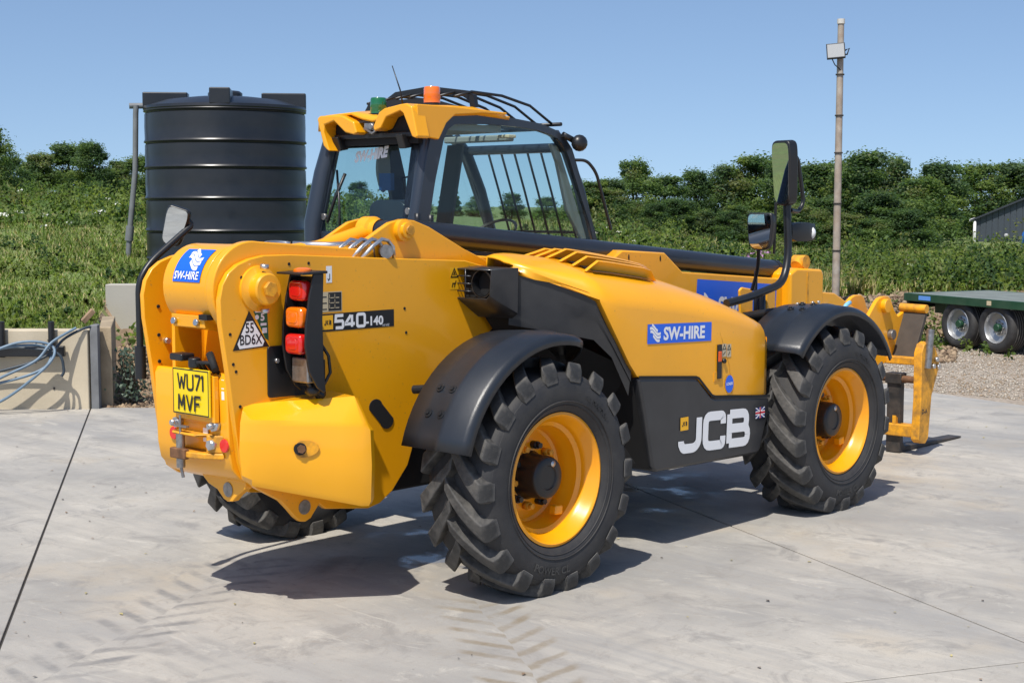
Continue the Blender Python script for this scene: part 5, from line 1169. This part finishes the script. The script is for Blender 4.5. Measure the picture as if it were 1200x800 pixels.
# steel posts and hoses on the wall
for u, lab in ((-4.83,'dark steel post on the wall top at the picture\'s left edge'), (-4.36,'dark steel post on the wall top beside the hose coil')):
    q = site(u, 14.02, .62); o = MB().cyl((0,0,-.12), (0,0,.22), .03, 10).build('steel_post', 'black', None, auto=40); o.location = q; tag(o, lab, 'post', 'posts on the low wall')
q = site(-4.65, 14.0, .56); o = MB().box((-.42,-.03,-.05), (.42,.03,.05)).build('hose_bracket', 'black', None, bevel=.008); o.location = q; o.rotation_euler = (0,0,YAW-R(90)); tag(o, 'dark steel bracket on the wall front carrying the hoses', 'bracket')
hm = mat('blue_grey_hose', (.14,.21,.28), .45, var=.2); hm2 = mat('dark_hose', (.03,.045,.06), .45)
def hose(pts, m, lab):
    P = [Vector((p[0], p[1], p[2])) for p in pts]; out = []
    for i in range(len(P)-1):
        p0, p1, p2, p3 = P[max(i-1,0)], P[i], P[i+1], P[min(i+2,len(P)-1)]
        for j in range(8):
            t = j/8; out.append(.5*((2*p1)+(p2-p0)*t+(2*p0-5*p1+4*p2-p3)*t*t+(3*p1-p0-3*p2+p3)*t**3))
    out.append(P[-1]); o = MB().tube([site(*q) for q in out], .0135, 8).build('hose', m, None, auto=70); tag(o, lab, 'hose', 'hoses hung on the low wall'); return o
hose([(-5.4,13.75,.30),(-4.95,13.7,.52),(-4.6,13.78,.66),(-4.33,13.85,.64),(-4.28,13.8,.52),(-4.45,13.7,.33),(-4.75,13.65,.12),(-5.1,13.6,.02)], hm, 'pale blue hose looping widest on the low wall')
hose([(-5.4,13.8,.40),(-5.0,13.72,.55),(-4.6,13.8,.63),(-4.36,13.9,.60),(-4.33,13.8,.46),(-4.5,13.72,.36),(-4.9,13.66,.26),(-5.3,13.6,.18)], hm, 'blue grey hose hanging in the middle of the coil')
hose([(-5.4,13.8,.20),(-4.9,13.75,.36),(-4.5,13.8,.47),(-4.31,13.85,.56),(-4.22,13.95,.68),(-4.05,14.05,.775),(-3.95,14.15,.78)], hm2, 'dark hose running up over the wall top')
hose([(-5.4,13.85,.52),(-4.9,13.85,.60),(-4.5,13.85,.60),(-4.25,13.85,.55),(-4.2,13.85,.40),(-4.22,13.84,.34)], hm2, 'dark hose end dangling beside the coil')
hose([(-5.4,13.7,.10),(-5.0,13.62,.22),(-4.7,13.66,.36),(-4.42,13.74,.50),(-4.30,13.84,.66),(-4.12,14.0,.78)], hm, 'lowest pale hose crossing the wall face')
# small plants by the wall
def plant(name, q, n, r, h, ls, mt, lab):
    rs = np.random.default_rng(int(abs(q.x*100))); t = rs.uniform(0, 1, n); C = rs.normal(0, 1, (n, 3))*np.array([r, r, 0])*(1.1-.6*t[:, None]); C[:, 2] = t*h
    V, F = leaves_np(C, rs.uniform(ls*.6, ls*1.2, n), rs, .4); o = empty(name, q); tag(o, lab, 'plant')
    link('foliage', npmesh('foliage', V, F, mt, rs.integers(0, len(mt), n)), o)
    b = MB()
    for k in range(9): a = k*.7; b.tube([(0,0,-.05), (r*.6*math.cos(a),r*.6*math.sin(a),h*.5), (r*math.cos(a),r*math.sin(a),h*.9)], [.008,.006,.003], 5)
    b.build('stem', M['bark'], o)
plant('silver_shrub', site(-3.75,14.5,.05), 420, .11, .48, .028, [leafmat('silver_leaf', (.17,.22,.17), .2), leafmat('silver_leaf_dark', (.07,.11,.08), .2)], 'silvery leaved shrub growing against the end of the low wall')
plant('leafy_weed', site(-3.85,16.2,.42), 500, .22, .26, .045, [LG[0], LG[2]], 'green leafy weed clump above the soil beside the return wall')
plant('leafy_weed', site(-3.45,15.8,.30), 200, .12, .18, .04, [LG[0], LG[2]], 'smaller green weed beside the rear of the machine')

# ------------------------------------------------------------ water tank and pipe
tank = empty('water_tank', site(-4.37,22.9,.42)); tag(tank, 'tall ribbed black plastic water tank behind the machine', 'water tank')
M['tank'] = mat('black_tank_plastic', (.011,.013,.017), .29, var=.15, scale=1.2, bump=.06, bscale=5, dust=(.05,.05,.05), dustamt=.3, dscale=1.4)
r_ = 1.205; prof = [(0,0),(r_-.03,0),(r_,.05)]
hs = [0,.33,.71,1.13,1.61,2.07,2.45,2.91]
for i in range(1, len(hs)):
    a, c = hs[i-1], hs[i]; prof += [(r_,a+.05),(r_+.004,(a+c)/2),(r_,c-.035),(r_-.014,c-.022),(r_-.010,c-.010),(r_+.016,c+.004),(r_+.018,c+.014),(r_+.010,c+.026)]
prof += [(r_+.02,2.95),(r_+.012,2.99),(r_-.06,3.015),(.9,3.09),(.5,3.14),(0,3.16)]
b = MB(); b.lathe(prof, (0,0,0), 'z', 96); b.build('tank_body', 'tank', tank, auto=32)
for a in range(0, 360, 90):
    o = MB().box((-.05,-.15,0), (.62,.15,.24)).build('roof_lug', 'tank', tank, bevel=.02); ad = R(a)+math.atan2(-fh.y, -fh.x)+R(7); o.location = (.60*math.cos(ad), .60*math.sin(ad), 2.97); o.rotation_euler = (0,0,ad)
b = MB(); b.lathe([(0,.0),(.26,0),(.26,.08),(.22,.11),(0,.12)], (.0,.0,3.13), 'z', 28); b.build('tank_lid', 'tank', tank, auto=40)
pp = empty('fill_pipe', site(-5.95,22.6,0)); tag(pp, 'thin grey plastic fill pipe standing beside the water tank', 'pipe')
M['pvc'] = mat('grey_pvc', (.17,.18,.185), .45, var=.15)
def lp(u, v, z): q = site(u, v, z)-pp.location; return q
MB().tube([lp(-5.86,22.6,.7), lp(-5.80,22.6,1.5), lp(-5.69,22.6,2.45), lp(-5.665,22.6,3.3), lp(-5.655,22.6,3.43)], .042, 12).build('pipe_riser', 'pvc', pp, auto=50)
MB().tube([lp(-5.76,22.6,3.42), lp(-5.4,22.7,3.43)], .045, 10).build('pipe_elbow', 'pvc', pp, auto=50)
MB().cyl(lp(-5.812,22.6,1.40), lp(-5.785,22.6,1.62), .062, 12).build('pipe_coupling', 'pvc', pp, auto=50)

# ------------------------------------------------------------ lamp pole
lp0 = site(4.86, 22.3, .5); lpz = empty('lamp_pole', lp0); tag(lpz, 'tall weathered pole with a square floodlight near its top', 'lamp pole')
M['pole'] = mat('weathered_pole', (.36,.32,.27), .8, var=.25, scale=7, dust=(.26,.15,.08), dustamt=.6, dscale=3)
MB().tube([(0,0,-.3), (0,0,1.5), (0,0,4.15)], [.058,.054,.046], 14).build('pole', 'pole', lpz, auto=50)
MB().cyl((0,0,4.10), (0,0,4.17), .058, 12).build('pole_cap', mat('pale_cap', (.55,.53,.48), .7), lpz, auto=50)
b = MB()
for z in (.75, 1.45, 2.2, 2.75, 3.35): b.cyl((0,0,z), (0,0,z+.02), .066, 12)
b.build('pole_band', 'jointdark', lpz)['kind'] = 'stuff'
fl = frame(-rh.to_3d()*.09+Vector((-fh.x,-fh.y,0))*.10+Vector((0,0,3.70)), rh.to_3d()-fh.to_3d()*.2+Vector((0,0,.08)), Vector((.0,0,1))+fh.to_3d()*.25)
hd = slabplate(rect(-.135,-.115,.135,.115), fl @ Matrix.Translation((0,0,-.05)), .05, 'floodlight', 'black', lpz, .006)
slabplate(rect(-.12,-.10,.12,.10), fl, .003, 'floodlight_glass', mat('floodlight_glass', (.36,.37,.37), .25), hd)
q = fl @ Vector((.135,.0,-.03)); MB().tube([q, q+rh.to_3d()*.06+Vector((0,0,.03)), q+rh.to_3d()*.03+Vector((0,0,-.06)), Vector((0,0,3.66))], .012, 6).build('floodlight_bracket', 'black', lpz)
q = fl @ Vector((-.06,-.115,-.03)); MB().tube([q, q+Vector((0,0,-.08))+rh.to_3d()*.04, Vector((-.03,-.03,3.42))], .008, 6).build('lamp_cable', 'black', lpz)

# ------------------------------------------------------------ flatbed trailer
tdir = (rh*.43-fh*.903); ta = math.atan2(tdir.y, tdir.x)
tr = empty('flatbed_trailer', site(5.62,21.2,-.02), ta); tag(tr, 'dark green flatbed trailer with twin axles parked on the gravel', 'trailer')
M['tgreen'] = mat('dark_green_paint', (.012,.060,.030), .4, var=.15, dust=(.10,.10,.07), dustamt=.3)
M['deck'] = mat('worn_deck_plate', (.17,.19,.17), .6, var=.2, scale=4)
MB().box((0,0,.60), (5.2,.03,.71)).build('side_rail', 'tgreen', tr, bevel=.006)
MB().box((0,1.55,.60), (5.2,1.58,.71)).build('side_rail', 'tgreen', tr, bevel=.006)
MB().box((0,.0,.60), (.04,1.58,.71)).build('end_rail', 'tgreen', tr, bevel=.006) if False else MB().box((-.04,0,.60), (-.001,1.58,.71)).build('end_rail', 'tgreen', tr, bevel=.006)
for k in range(13): MB().box((.01+.4*k,.032,.69), (.40+.4*k,1.548,.708)).build('deck_plate', 'deck', tr, bevel=.004)
for y in (.45, 1.05): MB().box((.1,y,.42), (5.1,y+.08,.60)).build('chassis_beam', 'tgreen', tr, bevel=.006)
MB().box((-.03,.05,.50), (.02,1.5,.60)).build('lamp_bar', 'black', tr, bevel=.006)
MB().box((.28,-.006,.625), (.52,-.001,.685)).build('blue_sticker', mat('pale_blue_sticker', (.12,.30,.72), .4), tr)
MB().box((1.62,-.006,.63), (1.70,-.001,.69)).build('marker_label', 'cream', tr)
MB().box((2.6,-.006,.62), (2.66,-.001,.70)).build('marker_label', 'amber', tr)
def twheel():
    w = empty('wheel', parent=tr); R0 = .335
    b = MB(); b.lathe([(.20,.03),(.225,.015),(.27,.0),(.31,.01),(.328,.035),(R0,.07),(R0,.26),(.328,.29),(.30,.31),(.20,.30)], (0,0,0), 'y', 48); b.build('tyre', 'rubber', w, auto=50)
    b = MB()
    for o_ in (.09,.13,.17,.21,.25): b.lathe([(R0+.001,o_-.008),(R0+.006,o_-.006),(R0+.006,o_+.006),(R0+.001,o_+.008)], (0,0,0), 'y', 40)
    b.build('tread_rib', 'lug', w)['kind'] = 'stuff'
    b = MB(); b.lathe([(.212,.02),(.205,.015),(.195,.03),(.185,.08),(.12,.10),(.10,.085),(.0,.085)], (0,0,0), 'y', 36); b.build('rim', mat('silver_rim', (.42,.43,.44), .38, metal=.7) if 'silver' not in M else M['silver'], w, auto=40)
    b = MB(); b.lathe([(.055,.085),(.055,.03),(.045,.02),(0,.02)], (0,0,0), 'y', 18); b.build('hub', 'tgreen', w, auto=40)
    for k in range(8): a = k*math.pi/4; MB().cyl((.085*math.cos(a),.09,.085*math.sin(a)), (.085*math.cos(a),.06,.085*math.sin(a)), .012, 6).build('wheel_nut', 'pinsteel', w)
    return w
w1 = twheel(); 
for i, (x, y, s) in enumerate(((1.02,.03,1),(1.74,.03,1),(1.02,1.55,-1),(1.74,1.55,-1))):
    w = w1 if i == 0 else copy_tree(w1, tr); w.location = (x, y, .335); w.scale = (1,s,1)
for x in (1.02, 1.74): MB().cyl((x,.1,.335), (x,1.48,.335), .05, 12).build('axle', 'black', tr, auto=40)
for x in (.5, 1.3, 2.1): MB().box((x,.46,.25), (x+.08,.54,.44)).build('spring_hanger', 'black', tr)

# ------------------------------------------------------------ shed beyond the field
sd = empty('metal_shed', site(40.6,131,-2.6)); sa = math.atan2(rh.y, rh.x)-R(18.5); sd.rotation_euler = (0,0,sa); tag(sd, 'dark blue grey corrugated metal shed with a low pitched roof', 'shed')
M['clad'] = mat('dark_cladding', (.045,.056,.072), .55, var=.08); M['gut'] = mat('white_downpipe', (.72,.72,.72), .5)
W2, HE, HR = 14, 3.25, 6.3
hz = lambda x: HE+(HR-HE)*(1-abs(x-W2/2)/(W2/2))
MB().prism([(0,0),(W2,0),(W2,HE),(W2/2,HR),(0,HE)], 'y', .15, 16).build('wall', 'clad', sd)
cl_me = None
for k in range(28):
    x = k*.5; b = MB(); b.prism([(x+.03,.05),(x+.47,.05),(x+.47,hz(x+.47)-.02),(x+.03,hz(x+.03)-.02)], 'y', .06, .15); b.build('cladding_panel', 'clad', sd)
b = MB(); 
for s in (-1, 1):
    x0 = -.35 if s < 0 else W2+.35; b.prism([(x0,HE-.15),(x0,HE+.02),(W2/2,HR+.18),(W2/2,HR+.01)], 'y', -.3, 16.3)
b.build('roof', mat('dark_roof_sheet', (.03,.036,.045), .5), sd)
MB().tube([(.05,-.1,.2), (.05,-.1,HE-.1)], .13, 8).build('downpipe', 'gut', sd); MB().cyl((-.3,-.1,HE-.02), (-.3,16,HE-.02), .12, 8).build('gutter', 'gut', sd)
for x, z in ((5.2,3.4),(5.55,2.7),(2.7,1.9)): MB().ball((x,-.05,z), .2, 10, (1,.6,1)).build('wall_lamp', mat('lamp_grey', (.35,.36,.37), .5), sd)
MB().box((3.7,-.35,2.7), (3.9,.06,2.85)).build('lamp_arm', 'clad', sd) if False else None
bf = empty('blue_gate', site(35.2,102,-1.1), sa); tag(bf, 'bright blue tubular frame standing in front of the shed', 'frame'); bm_ = mat('bright_blue_paint', (.02,.12,.45), .4)
MB().tube([(-.3,0,0), (-.15,0,1.1), (.1,0,1.5), (2.2,0,1.6)], .12, 8).build('frame_tube', bm_, bf); MB().tube([(.0,0,.6), (2.2,0,.75)], .10, 8).build('frame_tube', bm_, bf); MB().tube([(1.0,0,.0), (1.1,0,1.5)], .10, 8).build('frame_tube', bm_, bf)
# leaves, twigs and oil spots on the concrete
for i, (x, y, lab) in enumerate(((-1.55,-1.66,'dark dry leaf scrap on the concrete in the foreground, left of the wheel tracks'),(-.95,-3.0,'small dark mud scrap near the bottom edge of the picture'))):
    pts = [(x+.05*math.cos(k*.9)*rnd.uniform(.6,1.3), y+.035*math.sin(k*.9)*rnd.uniform(.6,1.3)) for k in range(7)]
    tag(MB().prism(pts, 'z', .001, .008).build('mud_scrap', 'darkbrown', None), lab, 'mud')
n = 260; u = rng.uniform(-4.5, 5.5, n); v = rng.uniform(4.5, 14, n); C = to_world(u, v, np.full(n, .006)); V_, F_ = leaves_np(C, rng.uniform(.004, .016, n), rng, 9)
tag(link('ground_litter', npmesh('ground_litter', V_, F_, [M['darkbrown'], M['soil'], GR[2]], rng.integers(0, 3, n))), 'tiny dry leaf and soil crumbs scattered over the concrete', 'litter', kind='stuff')
